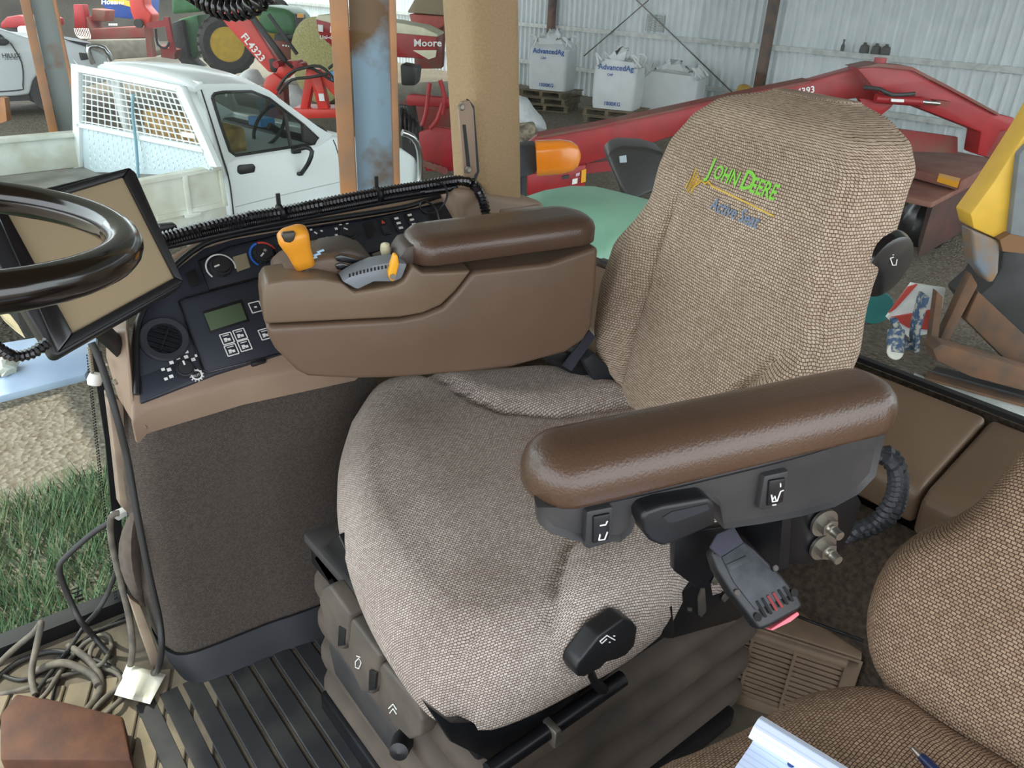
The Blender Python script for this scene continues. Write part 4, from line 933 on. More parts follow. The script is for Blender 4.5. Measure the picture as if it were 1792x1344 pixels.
JDY = mat('rim_yellow', 'dcb52a', .5, var=.1); TYRE = mat('tyre', '3a3836', .85, var=.2, vscale=20); WHITE = mat('ute_white', 'e4e9ea', .35, var=.03, vscale=2, coat=.3)
LIGHTW = mat('lettering_white', 'f0efec', .6)
# ================================================================ SHED POSTS
def ibeam(name, top, bot, width, m1, m2, label, cat='post', yaw=0):
    base = Vector((bot.x, bot.y, GZ)); h = 4.0
    t = thing(name, label, cat, base)
    d_ = (base-CAM); d_.z = 0; d_.normalize(); s_ = Vector((d_.y, -d_.x, 0)); 
    if s_.dot(RT) < 0: s_ = -s_
    ca, sa = math.cos(yaw), math.sin(yaw); s_, d_ = s_*ca+d_*sa, d_*ca-s_*sa
    c = base+Z*h/2
    box('web', c+d_*.06+s_*width*.12, s_*width*.62, d_*.02, Z*h, m1, t, bevel=.004)
    box('flange', c-s_*width*.33, s_*width*.26, d_*.20, Z*h, m2, t, bevel=.008)
    box('flange', c+s_*width*.45, s_*width*.10, d_*.20, Z*h, m2, t, bevel=.008)
    return t
PBLUE = mat('blue_paint_rust', '9dbcd8', .55, hex2='7a5a34', vscale=1.5, patch=(.50, .57), detail=6)
PGREY = mat('grey_paint_rust', '93a0a0', .6, hex2='8a5a34', vscale=1.4, patch=(.50, .58), detail=6)
PRUST = mat('rust_flange', 'b97a4a', .75, hex2='8a6a54', vscale=3)
ibeam('shed_post', None, Pd(646, 330, 4.4), .345, PBLUE, PRUST, 'blue painted steel shed post with rusty edges right of the ute')
ibeam('shed_post', None, Pd(108, 200, 8.4), .34, PGREY, PRUST, 'grey rust-streaked steel shed post left of the ute headboard')
tag(px('timber_stake', [(0, 170), (8, 172), (12, 212), (0, 216)], mF(10), FH*.1, PRUST, None), 'short rusty stake standing at the left frame edge', 'stake')
# ================================================================ WHITE UTE
A9 = math.radians(9); uf_ = Vector((math.cos(A9), math.sin(A9), 0)); ul_ = Vector((-math.sin(A9), math.cos(A9), 0)); UO = Vector((1.88, 5.95, GZ))
def UT(a, b, z): return UO+uf_*a+ul_*b+Z*z
def mU(b): return mP(UO+ul_*b, ul_)
def mUa(a): return mP(UO+uf_*a, uf_)
ute = thing('tray_ute', 'white single-cab ute with a mesh headboard on its steel tray', 'ute', UT(.2, .85, 0))
def ubox(name, a0, a1, b0, b1, z0, z1, m, par=ute, bevel=0): return box(name, UT((a0+a1)/2, (b0+b1)/2, (z0+z1)/2), uf_*(a1-a0), ul_*(b1-b0), Z*(z1-z0), m, par, bevel)
TRAYW = mat('tray_white', 'dfe2da', .55, hex2='c9c7b6', vscale=5)
lowpx = [(392, 284), (410, 275), (556, 253), (582, 237), (640, 244), (705, 260), (728, 276), (738, 300), (742, 350), (735, 430), (420, 478), (408, 395)]
px('body', lowpx, mU(0), ul_*1.62, WHITE, ute, bevel=.03, seg=3)
outr = [(340, 152), (362, 148), (400, 147), (450, 149), (483, 168), (520, 195), (557, 222), (582, 237), (558, 256), (410, 278), (394, 286), (365, 200)]
innr = [(371, 170), (375, 164), (390, 161), (440, 160), (470, 172), (500, 195), (530, 218), (556, 242), (550, 251), (412, 272), (402, 264), (385, 215)]
def ringp(O_, I_, ext):
    n = len(O_); v = O_+I_+[p+ext for p in O_]+[p+ext for p in I_]; f = []
    for i in range(n):
        j = (i+1) % n
        f += [(i, j, n+j, n+i), (2*n+i, 3*n+i, 3*n+j, 2*n+j), (i, 2*n+i, 2*n+j, j), (n+i, n+j, 3*n+j, 3*n+i)]
    return v, f
on, inn = [mU(.0)(*p) for p in outr], [mU(.0)(*p) for p in innr]
v, f = join([ringp(on, inn, ul_*.05), ringp([p+ul_*1.57 for p in on], [p+ul_*1.57 for p in inn], ul_*.05)])
mk('cab_frame', v, f, WHITE, ute, auto=30)
rr = []
rp_ = [mU(0)(*p) for p in ((340, 154), (346, 149), (362, 147), (400, 146), (450, 148), (470, 158), (484, 168))]
for k in range(9):
    b_ = -.005+1.63*k/8; cz = .06*math.sin(PI*k/8)**.6
    rr.append([p+ul_*b_+Z*cz for p in rp_]+[p+ul_*b_-Z*.03 for p in reversed(rp_)])
loft('roof', rr, WHITE, ute, auto=50)
UG = glass('ute_glass', (.55, .62, .6, 1))
mk('side_window', [p+ul_*.02 for p in inn], [tuple(range(len(inn)))], UG, ute, smooth=False)
tube('window_seal', [p-ul_*.004 for p in inn]+[inn[0]-ul_*.004], .012, DARK, ute, n=6, smoothpath=False)
ws = [mU(0)(484, 170), mU(0)(581, 237)]
mk('windscreen', [ws[0]+ul_*.03, ws[1]+ul_*.03, ws[1]+ul_*1.6, ws[0]+ul_*1.6], [(0, 1, 2, 3)], UG, ute, smooth=False)
# rear cab wall with window opening
ra = .16
OO = [UT(ra-.08, .02, 1.78), UT(ra-.08, 1.6, 1.78), UT(ra+.0, 1.62, 1.1), UT(ra+.0, 0, 1.1)]
II = [UT(ra-.06, .20, 1.66), UT(ra-.06, 1.42, 1.66), UT(ra-.03, 1.5, 1.25), UT(ra-.03, .12, 1.25)]
v, f = ringp(OO, II, uf_*.04); mk('rear_wall', v, f, WHITE, ute, bevel=.01)
ubox('bench_seat', .25, .5, .15, 1.45, .9, 1.42, mat('straw_seat', 'b08c5a', .9, var=.3, vscale=10), bevel=.05)
ubox('dashboard', 1.0, 1.25, .1, 1.5, 1.0, 1.28, DARK, bevel=.04)
sw = UT(.86, .42, 1.36); swn = (uf_*-.75+Z*.5).normalized()
v, f = tube_vf([sw+(ul_*math.cos(2*PI*k/24)+swn.cross(ul_)*math.sin(2*PI*k/24))*.19 for k in range(25)], .015, 6, smoothpath=False); mk('ute_steering_wheel', v, f, DARK, ute)
tube('steering_boss', [sw, sw-swn*.2], .03, DARK, ute)
ubox('blue_box', .98, 1.12, .75, .95, 1.29, 1.36, mat('blue_box', '3f8fd0', .5))
px('quarter_bar', [(497, 193), (501, 193), (512, 258), (508, 259)], mU(-.005), ul_*.02, DARK, ute)
px('mirror_patch', [(531, 215), (540, 226), (558, 243), (548, 253), (533, 248)], mU(-.02), ul_*.05, DARK, ute, bevel=.01)
px('door_handle', [(417, 292), (420, 289), (444, 287), (448, 292), (446, 302), (422, 306), (417, 302)], mU(-.015), ul_*.03, BLACK, ute, bevel=.008)
tube('mirror_arm', [mU(-.02)(515, 263), mU(-.10)(535, 258), mU(-.14)(546, 265), mU(-.12)(540, 285), mU(-.02)(528, 303)], .018, BLACK, ute, step=.04)
box('mirror_mount', mU(-.01)(518, 263), uf_*.08, ul_*.04, Z*.05, BLACK, ute, bevel=.01); box('mirror_mount', mU(-.01)(525, 304), uf_*.05, ul_*.04, Z*.03, BLACK, ute, bevel=.01)
tube('door_gap', [mU(-.001)(x_, y_) for x_, y_ in ((352, 157), (366, 200), (388, 270), (402, 320), (411, 395))], .006, DARK, ute, n=5, step=.05)
tube('door_gap', [mU(-.001)(x_, y_) for x_, y_ in ((583, 245), (592, 270), (597, 320), (594, 380))], .005, DARK, ute, n=5, step=.05)
tube('body_crease', [mU(-.001)(x_, y_) for x_, y_ in ((412, 362), (500, 340), (600, 317))], .004, mat('crease', 'b8bcbc', .5), ute, n=5)
tube('wiper', [mU(.1)(540, 215), mU(.3)(560, 222), mU(.4)(572, 232)], .012, DARK, ute)
px('badge', [(598, 265), (603, 264), (603, 272), (598, 273)], mU(-.008), ul_*.01, DARK, ute)
CHR = mat('chrome', 'c9cccd', .15, metal=1)
tube('bull_bar', [mU(-.02)(704, 232), mU(-.05)(722, 240), mU(-.05)(733, 262), mU(-.05)(735, 300), mU(-.05)(733, 330)], .03, CHR, ute, step=.05)
ubox('front_bumper', 2.05, 2.3, -.03, 1.65, .45, .75, WHITE, bevel=.05)
for a, b_ in ((1.55, .05), (1.55, 1.35), (-1.1, .05), (-1.1, 1.35)):
    wl = lathe('wheel', [(.0, .0), (.2, .0), (.2, .03), (.22, -.0), (.30, -.01), (.34, .03), (.34, .17), (.30, .21), (0, .21)], UT(a, b_, .34), ul_, TYRE, ute, n=28)
    lathe('hub_cap', [(0, -.005), (.19, -.002), (.19, .01), (0, .01)], UT(a, b_, .34), ul_, STEEL, wl, n=20)
# tray
ubox('tray_floor', -2.6, .02, -.12, 2.15, .76, .84, mat('tray_floor', '8d8b84', .7, hex2='6e6b64', vscale=4))
far_ = ubox('far_side_board', -2.6, -.02, 2.16, 2.22, .84, 1.13, TRAYW, bevel=.01); ubox('board_rail', -2.6, -.02, 2.12, 2.26, 1.11, 1.15, TRAYW, far_, .008)
ubox('tail_board', -2.66, -2.6, -.12, 2.2, .80, 1.15, TRAYW, bevel=.01)
nb = px('near_side_board', [(150, 336), (242, 314), (384, 288), (400, 388), (270, 412), (150, 440)], mU(-.16), ul_*.04, TRAYW, ute, bevel=.006)
for q in ([(320, 309), (328, 307), (338, 374), (330, 376)], [(383, 298), (389, 297), (399, 360), (393, 362)]): px('board_post', q, mU(-.185), ul_*.03, TRAYW, nb, bevel=.004)
px('board_rail', [(240, 318), (385, 290), (385, 297), (240, 325)], mU(-.18), ul_*.02, TRAYW, nb); px('board_rail', [(275, 378), (398, 352), (399, 360), (276, 387)], mU(-.175), ul_*.02, TRAYW, nb)
px('board_latch', [(325, 376), (352, 371), (353, 377), (326, 383)], mU(-.20), ul_*.03, TRAYW, nb, bevel=.004)
# headboard
hb_o = [(135, 112), (326, 150), (388, 292), (150, 300)]
mh = mUa(-.03)
fr = []
for q in ([(135, 112), (326, 150), (320, 160), (146, 126)], [(135, 112), (147, 124), (150, 300), (139, 300)], [(316, 152), (328, 151), (390, 292), (378, 292)], [(143, 214), (366, 257), (370, 268), (144, 222)]):
    fr.append(prism_vf([mh(*p) for p in q], uf_*-.05))
v, f = join(fr); hbd = mk('headboard_frame', v, f, WHITE, ute, bevel=.006, seg=1)
px('headboard_plate', [(142, 218), (368, 264), (388, 292), (300, 306), (150, 300)], mUa(-.04), uf_*-.01, mat('tread_plate', 'cfe0e6', .35, metal=.2, bump=.6, bscale=40), ute)
tr = []
for i in range(10):
    for j in range(26):
        k, l_ = (j+.5)/26, (i+.5)/10
        x_, y_ = lerp(lerp(150, 362, k), lerp(155, 378, k), l_), lerp(lerp(224, 266, k), lerp(296, 296, k), l_)
        c = mUa(-.052)(x_, y_); tr.append(box_vf(c, (ul_*.5+Z*(.5 if (i+j) % 2 else -.5))*.045, (ul_*.5-Z*(.5 if (i+j) % 2 else -.5))*.012, uf_*.006))
v, f = join(tr); o = mk('tread_lugs', v, f, WHITE, ute, smooth=False); o['kind'] = 'stuff'
wr = []
for k in range(19):
    t_ = (k+.5)/19; wr.append(tube_vf([mUa(-.05)(lerp(146, 320, t_), lerp(124, 159, t_)), mUa(-.05)(lerp(144, 362, t_), lerp(216, 258, t_))], .006, 4, smoothpath=False))
for k in range(9):
    t_ = (k+.6)/9; wr.append(tube_vf([mUa(-.05)(lerp(146, 144, t_), lerp(124, 216, t_)), mUa(-.05)(lerp(320, 362, t_), lerp(159, 258, t_))], .006, 4, smoothpath=False))
v, f = join(wr); o = mk('mesh_wires', v, f, WHITE, ute); o['kind'] = 'stuff'
px('sticker', [(318, 230), (341, 234), (342, 243), (319, 239)], mUa(-.07), uf_*-.004, mat('sticker', 'e8ded8', .6), ute)
tube('rope', [mUa(-.09)(233, 165), mUa(-.10)(232, 200), mUa(-.10)(238, 250), mUa(-.10)(242, 310)], .012, mat('rope_blue', '7fa6b4', .8), ute, step=.1)
# ================================================================ FAR SILVER-WHITE PICKUP
pk = thing('dual_cab_pickup', 'pale silver pickup with alloy wheel parked at the far left', 'pickup', PY(80, 200, 17.2))
PKM = mat('pickup_silver', 'd5dade', .35, coat=.3); HY = 17.2; m17 = mY(HY)
px('body', [(-160, 140), (-160, 60), (-20, 45), (5, 52), (48, 66), (120, 72), (160, 84), (186, 96), (194, 120), (190, 142), (150, 152), (142, 150), (138, 128), (125, 118), (95, 116), (70, 124), (58, 142), (52, 165), (30, 168), (-160, 178)], m17, Y*1.75, PKM, pk, bevel=.06, seg=3)
px('cab_glass', [(-40, 78), (-20, 58), (2, 60), (17, 76), (10, 80)], mY(HY-.03), Y*.05, BLACKG, pk, bevel=.01)
px('mirror', [(-8, 72), (12, 68), (18, 74), (10, 80), (-6, 80)], mY(HY-.2), Y*.15, BLACK, pk, bevel=.02)
px('sill', [(-160, 166), (52, 164), (50, 176), (-160, 186)], mY(HY+.1), Y*1.5, DARK, pk)
for cx, cy, yo in ((98, 160, 0), (98, 160, 1.45), (-180, 176, 0), (-180, 176, 1.45)):
    c = PY(cx, cy, HY+.05); c.y += yo; c.z = GZ+.42
    wl = lathe('wheel', [(0, .06), (.24, .06), (.27, .0), (.36, -.02), (.42, .04), (.42, .20), (.36, .25), (0, .25)], c, Y, TYRE, pk, n=30)
    lathe('rim', [(.27, .0), (.26, .03), (.0, .05)], c, Y, DARK, wl, n=24)
    for k in range(6):
        for s_ in (-.09, .09):
            a = 2*PI*k/6+s_; box('rim_spoke', c+Vector((math.cos(a), 0, math.sin(a)))*.14-Y*.005, Vector((math.cos(a), 0, math.sin(a)))*.24, Y*.03, Vector((-math.sin(a), 0, math.cos(a)))*.035, STEEL, wl)
text('door_lettering', 'HILUX', PY(4, 101, HY-.035), X, Z, .10, DARK, pk, bold=True); text('door_lettering', '2.8 D-4D', PY(8, 105, HY-.035), X, Z, .055, DARK, pk)
tube('door_gap', [PY(18, 75, HY-.01), PY(38, 110, HY-.01), PY(40, 150, HY-.01), PY(33, 158, HY-.01), PY(-40, 162, HY-.01)], .012, DARK, pk, n=5, step=.1)
tube('bull_bar', [PY(163, 112, HY-.1), PY(154, 88, HY-.1), PY(160, 80, HY-.1), PY(182, 84, HY-.1), PY(196, 106, HY-.1)], .05, CHR, pk, step=.1)
px('headlamp', [(138, 92), (156, 94), (158, 104), (142, 106)], mY(HY-.03), Y*.1, DARK, pk, bevel=.02)
px('bonnet_deflector', [(120, 70), (170, 78), (185, 88), (160, 84)], mY(HY-.02), Y*1.6, BLACK, pk)
# ================================================================ RED LOADER
def mach(name, label, cat, x, y, dist): p = mF(dist)(x, y); return thing(name, label, cat, Vector((p.x, p.y, GZ)))
ld = mach('front_end_loader', 'bright red front-end loader boom standing behind the ute', 'loader', 520, 150, 13)
px('boom', [(340, -30), (384, -30), (420, 18), (440, 38), (489, 116), (482, 128), (470, 126), (452, 108), (398, 46)], mF(13), FH*.18, REDB, ld, bevel=.02)
m13 = mF(12.97); t0, t1 = m13(420, 52), m13(458, 100); tdx = (t1-t0).normalized(); nrm = -FH; tdy = nrm.cross(tdx)
tx = text('boom_lettering', 'FL4323', m13(421, 64), tdx, tdy, .155, LIGHTW, ld, bold=True, ext=.005)
px('boom_cutout', [(470, 104), (478, 102), (487, 116), (482, 128), (473, 124)], mF(12.96), FH*.03, DARK, ld, bevel=.01)
for a, b_, r_ in (((442, 30), (500, 108), .05), ((500, 108), (512, 118), .025), ((470, 25), (520, 95), .03)): tube('hydraulic_ram', [mF(12.9)(*a), mF(12.9)(*b_)], r_, DARK, ld)
px('knuckle', [(490, 108), (505, 106), (515, 125), (498, 140), (480, 135)], mF(12.9), FH*.25, REDB, ld, bevel=.02)
px('tower', [(536, 120), (558, 122), (578, 205), (560, 206), (546, 150), (536, 200), (524, 196)], mF(12.7), FH*.2, REDB, ld, bevel=.015)
px('tower_brace', [(556, 122), (575, 130), (602, 172), (600, 186), (560, 140)], mF(12.75), FH*.12, REDB, ld, bevel=.01)
px('base_frame', [(510, 190), (600, 192), (600, 206), (520, 208), (505, 200)], mF(12.6), FH*.6, REDB, ld, bevel=.01)
px('label_plate', [(557, 164), (566, 164), (568, 177), (559, 177)], mF(12.66), FH*.02, LIGHTW, ld)
px('leg', [(466, 135), (478, 128), (496, 142), (478, 175), (468, 170), (460, 150)], mF(12.8), FH*.1, REDB, ld, bevel=.01)
for k, q in enumerate(([(485, 158), (505, 130), (540, 118), (580, 140), (605, 150)], [(488, 164), (510, 140), (545, 135), (585, 125), (600, 110)], [(520, 122), (560, 116), (590, 145), (600, 160)], [(575, 120), (590, 110), (600, 125)])):
    tube('hydraulic_hose', [mF(12.5-.05*k)(*p) for p in q], .022, DARK, ld, step=.08)
for x_, y_ in ((482, 113), (517, 112), (524, 116)): lathe('pivot_pin', [(0, 0), (.05, 0), (.05, .3), (0, .3)], mF(12.6)(x_, y_), FH, RED, ld, n=12)
px('stand_foot', [(466, 150), (496, 146), (500, 210), (494, 230), (470, 230)], mF(13.2), FH*.3, REDD, ld, bevel=.02)
px('blue_valve', [(576, 126), (588, 122), (592, 136), (580, 142)], mF(12.4), FH*.1, mat('blue_box', '3f8fd0', .5), ld, bevel=.01)
# white sacks on the ground behind the ute cab
def lump(name, pts, dist, dep, m, label, cat, seed=0, group=None):
    rnd = random.Random(seed); n = len(pts); base = [mF(dist)(*p) for p in pts]
    base = [Vector(p) for p in catmull(base+[base[0]], .12)[:-1]]; c = sum(base, Vector())/len(base)
    rings = []
    for s_, d_ in ((.2, -.5), (.6, -.42), (.88, -.25), (1, 0), (.88, .3), (.5, .5)):
        rings.append([c+(p-c)*s_*(1+rnd.uniform(-.06, .06))+FH*(d_*dep+rnd.uniform(-.03, .03)) for p in base])
    return tag(loft(name, rings, m, None, auto=40), label, cat, group)
SACK = mat('sack_white', 'dfe3e4', .6, var=.08, vscale=6, bump=.5, bscale=8)
lump('plastic_sack', [(420, 132), (432, 122), (448, 122), (458, 140), (452, 150), (425, 150)], 14, .5, SACK, 'crumpled white plastic sack behind the ute roof', 'sack', 1)
lump('plastic_sack', [(480, 158), (510, 148), (530, 158), (535, 195), (500, 200), (478, 180)], 14.6, .5, SACK, 'pale plastic sack under the red loader tower', 'sack', 2)
# ================================================================ GREEN TRACTOR (far)
gtm = mach('green_tractor', 'green tractor with large yellow-rimmed rear wheel at the back of the shed', 'tractor', 380, 110, 21)
def bigwheel(par, cx, cy, dist, Rm, rimr, rimm, ax=None):
    c = mF(dist)(cx, cy); ax = ax or (FH*.9-RT*.35); ax = Vector(ax).normalized()
    wl = lathe('tyre', [(rimr, .02), (rimr, .0), (Rm*.85, -.02), (Rm, .08), (Rm, .40), (Rm*.85, .48), (rimr, .46)], c, ax, TYRE, par, n=36)
    a = ax.orthogonal().normalized(); b_ = ax.cross(a); lg = []
    for k in range(22):
        an = 2*PI*k/22; d_ = a*math.cos(an)+b_*math.sin(an); tg = -a*math.sin(an)+b_*math.cos(an)
        lg.append(box_vf(c+d_*Rm+ax*.14, d_*.07, (ax*.8+tg*.5)*.22, (tg*.8-ax*.4)*.06)); lg.append(box_vf(c+d_*Rm+ax*.34+tg*.06, d_*.07, (ax*.8-tg*.5)*.22, (tg*.8+ax*.4)*.06))
    v, f = join(lg); o = mk('tyre_lugs', v, f, TYRE, wl, smooth=False); o['kind'] = 'stuff'
    rm = lathe('rim', [(rimr, .0), (rimr*.95, .0), (rimr*.85, .10), (rimr*.4, .12), (rimr*.35, .08), (0, .08)], c, ax, rimm, par, n=30)
    for k in range(8):
        an = 2*PI*k/8; lathe('wheel_nut', [(0, -.02), (.02, -.02), (.02, .02), (0, .02)], c+(a*math.cos(an)+b_*math.sin(an))*rimr*.28+ax*.09, ax, DARK, rm, n=6)
    return wl
bigwheel(gtm, 398, 78, 20.5, .66, .40, JDY)
bigwheel(gtm, 470, 40, 22, .66, .40, JDY)
px('frame', [(312, 34), (345, 26), (350, 60), (342, 100), (318, 108), (306, 90)], mF(21), FH*1.2, GREEN, gtm, bevel=.03)
px('undercarriage', [(300, 40), (318, 34), (330, 100), (352, 118), (318, 112), (300, 90)], mF(20.8), FH*.5, DARK, gtm, bevel=.03)
px('hood', [(300, -25), (430, -25), (432, 12), (300, 25)], mF(21.5), FH*1.4, GREEN, gtm, bevel=.08, seg=3)
# ================================================================ BACKGROUND MACHINES TOP LEFT
nh = mach('blue_baler', 'blue hay machine with a yellow stripe beyond the grey post', 'hay machine', 210, 30, 26)
px('side_panel', [(175, -20), (232, -20), (230, 34), (195, 30), (178, 8)], mF(26), FH*2, mat('baler_blue', '2a4fa0', .45), nh, bevel=.05)
px('stripe', [(186, -4), (232, 2), (228, 12), (190, 2)], mF(25.97), FH*.05, mat('stripe_yellow', 'e8c040', .5), nh)
text('panel_lettering', 'Holland', mF(25.95)(178, 8), RT, -DN, .22, LIGHTW, nh, bold=True, ext=.03)
rh = mach('red_hay_mower', 'dusty dark red hay mower parked beyond the grey post', 'mower', 205, 70, 24)
px('main_beam', [(130, 30), (150, 28), (160, 50), (252, 46), (255, 66), (160, 70), (132, 60)], mF(24), FH*.8, REDD, rh, bevel=.03)
px('upright', [(128, 8), (145, 8), (150, 52), (130, 50)], mF(23.9), FH*.3, RED, rh, bevel=.02)
px('upper_guard', [(160, 15), (185, 18), (182, 38), (160, 36)], mF(24.2), FH*.6, REDD, rh, bevel=.03)
px('canvas_skirt', [(150, 70), (255, 68), (268, 90), (262, 100), (200, 104), (150, 96)], mF(23.7), FH*.8, mat('skirt_canvas', '7c766c', .9, var=.15), rh, bevel=.05)
for k in range(9): tube('tine', [mF(23.6)(130+k*3, 50), mF(23.4)(134+k*3, 62), mF(23.3)(142+k*2, 68)], .012, STEEL, rh)
for k in range(4): px('beam_mark', [(190+k*4, 41), (193+k*4, 41), (193+k*4, 45), (190+k*4, 45)], mF(23.95), FH*.02, LIGHTW, rh)
bl = mach('red_bucket_machine', 'orange-red curved loader arm at the top left', 'loader arm', 245, 45, 22)
px('arm', [(222, -20), (248, -20), (252, 10), (266, 26), (262, 44), (250, 46), (236, 40), (228, 20)], mF(22), FH*.5, REDB, bl, bevel=.05, seg=3)
lathe('pivot', [(0, -.05), (.11, -.05), (.11, .05), (0, .05)], mF(21.9)(243, 41), FH, DARK, bl, n=16)
px('stand', [(252, 44), (262, 44), (268, 100), (258, 100)], mF(22.1), FH*.2, REDD, bl)
rk = mach('red_frame_rack', 'red tubular frame between the mower and green tractor', 'frame', 285, 85, 21)
px('post', [(286, 30), (294, 30), (306, 92), (298, 95)], mF(20.0), FH*.12, RED, rk)
px('crossbar', [(255, 40), (292, 34), (294, 46), (257, 50)], mF(20.1), FH*.12, RED, rk)
tube('hoop', [mF(19.9)(272, 50), mF(19.9)(276, 78), mF(19.9)(290, 84), mF(19.9)(296, 74)], .03, DARK, rk, step=.1)
px('foot', [(280, 80), (306, 88), (306, 104), (282, 100)], mF(20.2), FH*.4, REDD, rk)
hl = mach('red_header_left', 'red boxed implement beside the silver pickup windscreen', 'implement', 30, 55, 22)
px('box', [(0, 40), (10, 30), (32, 26), (58, 34), (60, 48), (36, 48), (0, 50)], mF(22), FH*1.5, RED, hl, bevel=.05)
px('grey_clamp', [(50, 30), (62, 30), (66, 46), (54, 48)], mF(21.8), FH*.3, STEEL, hl, bevel=.02)
px('white_tank', [(28, 46), (50, 46), (54, 66), (30, 62)], mF(21.6), FH*.6, SACK, hl, bevel=.06)
px('stand', [(5, 48), (60, 46), (60, 90), (5, 90)], mF(22.5), FH*.8, DARK, hl)
gh_ = mach('green_harvester', 'dark green harvester body with an orange marker behind the loader', 'harvester', 480, 60, 20)
px('hood', [(452, 8), (505, 16), (520, 34), (520, 62), (462, 58), (448, 30)], mF(20), FH*1.5, GREEN, gh_, bevel=.15, seg=4)
px('chassis', [(470, 70), (522, 74), (520, 110), (480, 104)], mF(20.2), FH*1.2, REDD, gh_, bevel=.04)
for k in range(5): px('chassis_mark', [(494+k*5, 78+k*.6), (497+k*5, 78+k*.6), (497+k*5, 81+k*.6), (494+k*5, 81+k*.6)], mF(20.15), FH*.02, LIGHTW, gh_)
px('mast', [(516, 24), (530, 26), (532, 105), (520, 108)], mF(19.6), FH*.2, DARK, gh_); px('marker', [(520, 24), (530, 24), (530, 31), (520, 31)], mF(19.5), FH*.1, ORANGE, gh_)
px('axle_leg', [(480, 60), (500, 62), (500, 125), (482, 122)], mF(20.4), FH*.6, DARK, gh_)
HAY = mat('straw', 'b3a878', .95, hex2='8f8a58', vscale=30, bump=1, bscale=90)
bc_ = mF(18.6)(588, 100); bc_.z = GZ+.90
by_ = lathe('round_bale', [(0, -.6), (.80, -.6), (.88, -.55), (.90, 0), (.88, .55), (.80, .6), (0, .6)], bc_, (RT*.6+FH*.8)-Z*((RT*.6+FH*.8).z), HAY, None, n=32)
tag(by_, 'round straw bale standing between harvester and red hopper', 'bale')
# ================================================================ MOORE SEEDER
sdr = mach('seed_drill', 'red seed drill with a cream-covered twin hopper behind the blue post', 'seed drill', 700, 200, 14)
CREAM = mat('hopper_cover', 'ded8bc', .7, var=.06); 
px('hopper', [(552, 32), (600, 40), (765, 60), (763, 90), (760, 104), (690, 100), (596, 90), (572, 74), (556, 58)], mF(14), FH*1.0, RED, sdr, bevel=.03)
px('hopper_cover', [(551, 34), (556, 26), (600, 26), (690, 38), (740, 48), (766, 60), (766, 65), (690, 58), (600, 46)], mF(13.97), FH*1.06, CREAM, sdr, bevel=.03)
px('hopper_stripe', [(722, 88), (764, 88), (762, 100), (750, 104)], mF(13.98), FH*.04, CREAM, sdr)
text('hopper_lettering', 'Moore', mF(13.95)(724, 82), RT, -DN, .17, LIGHTW, sdr, bold=True, ext=.02)
text('hopper_lettering', 'Moore', mF(13.95)(577, 58), RT, -DN, .15, LIGHTW, sdr, bold=True, ext=.02)
text('hopper_lettering', 'Uni-drill', mF(13.95)(560, 69), RT, -DN, .09, LIGHTW, sdr, bold=True, ext=.02)
px('sticker', [(556, 43), (565, 44), (565, 56), (557, 55)], mF(13.96), FH*.03, LIGHTW, sdr)
px('hopper_leg', [(576, 76), (600, 90), (600, 105), (594, 100)], mF(13.9), FH*.2, RED, sdr)
px('draw_bar', [(712, 168), (718, 165), (790, 172), (790, 188), (716, 186), (710, 178)], mF(11.5), FH*.15, RED, sdr, bevel=.02)
px('side_plate', [(732, 232), (760, 222), (792, 226), (794, 300), (745, 300), (735, 270)], mF(11.2), FH*.1, RED, sdr, bevel=.02)
px('rear_frame', [(700, 180), (792, 190), (792, 230), (704, 240)], mF(12.2), FH*.4, REDD, sdr, bevel=.02)
px('motor_box', [(700, 112), (732, 118), (728, 150), (702, 150)], mF(13.2), FH*.5, DARK, sdr, bevel=.04)
for q in ([(770, 140), (778, 170), (775, 200)], [(752, 145), (745, 200), (738, 220)], [(775, 180), (765, 210), (752, 225)]): tube('linkage', [mF(11.0)(*p) for p in q], .03, RED, sdr, step=.1)
for k in range(7):
    tube('seed_tube', [mF(11.8-.05*k)(700+k*4, 185), mF(11.6)(712+k*3, 205+k*2), mF(11.5)(722+k*2, 228), mF(11.5)(720+k*3, 250)], .03, GREYP, sdr, step=.08)
for k in range(6):
    lathe('coulter_disc', [(0, -.01), (.17, -.01), (.17, .01), (0, .01)], mF(11.6)(704+k*7, 210+k*6), RT, DARK, sdr, n=18)
for k in range(5): lathe('press_tooth', [(0, -.02), (.05, -.02), (.05, .03), (0, .03)], mF(11.05)(742+k*9, 286+k*3), FH, REDD, sdr, n=8)
px('foot', [(704, 240), (740, 240), (745, 330), (706, 330)], mF(12.4), FH*.4, DARK, sdr)
pk2 = mach('pink_hopper', 'faded red hopper with brown lid near the cab pillar top', 'hopper', 750, 30, 18)
px('bin', [(715, 24), (780, 28), (778, 44), (760, 56), (720, 42)], mF(18), FH*1.2, mat('faded_red', 'c0645c', .7, var=.1), pk2, bevel=.04)
px('lid', [(712, 22), (728, -6), (782, -6), (782, 28)], mF(17.9), FH*1.3, mat('lid_brown', '9c8a74', .8), pk2, bevel=.04)
px('leg', [(722, 40), (776, 44), (772, 120), (726, 120)], mF(18.3), FH*.6, REDD, pk2)
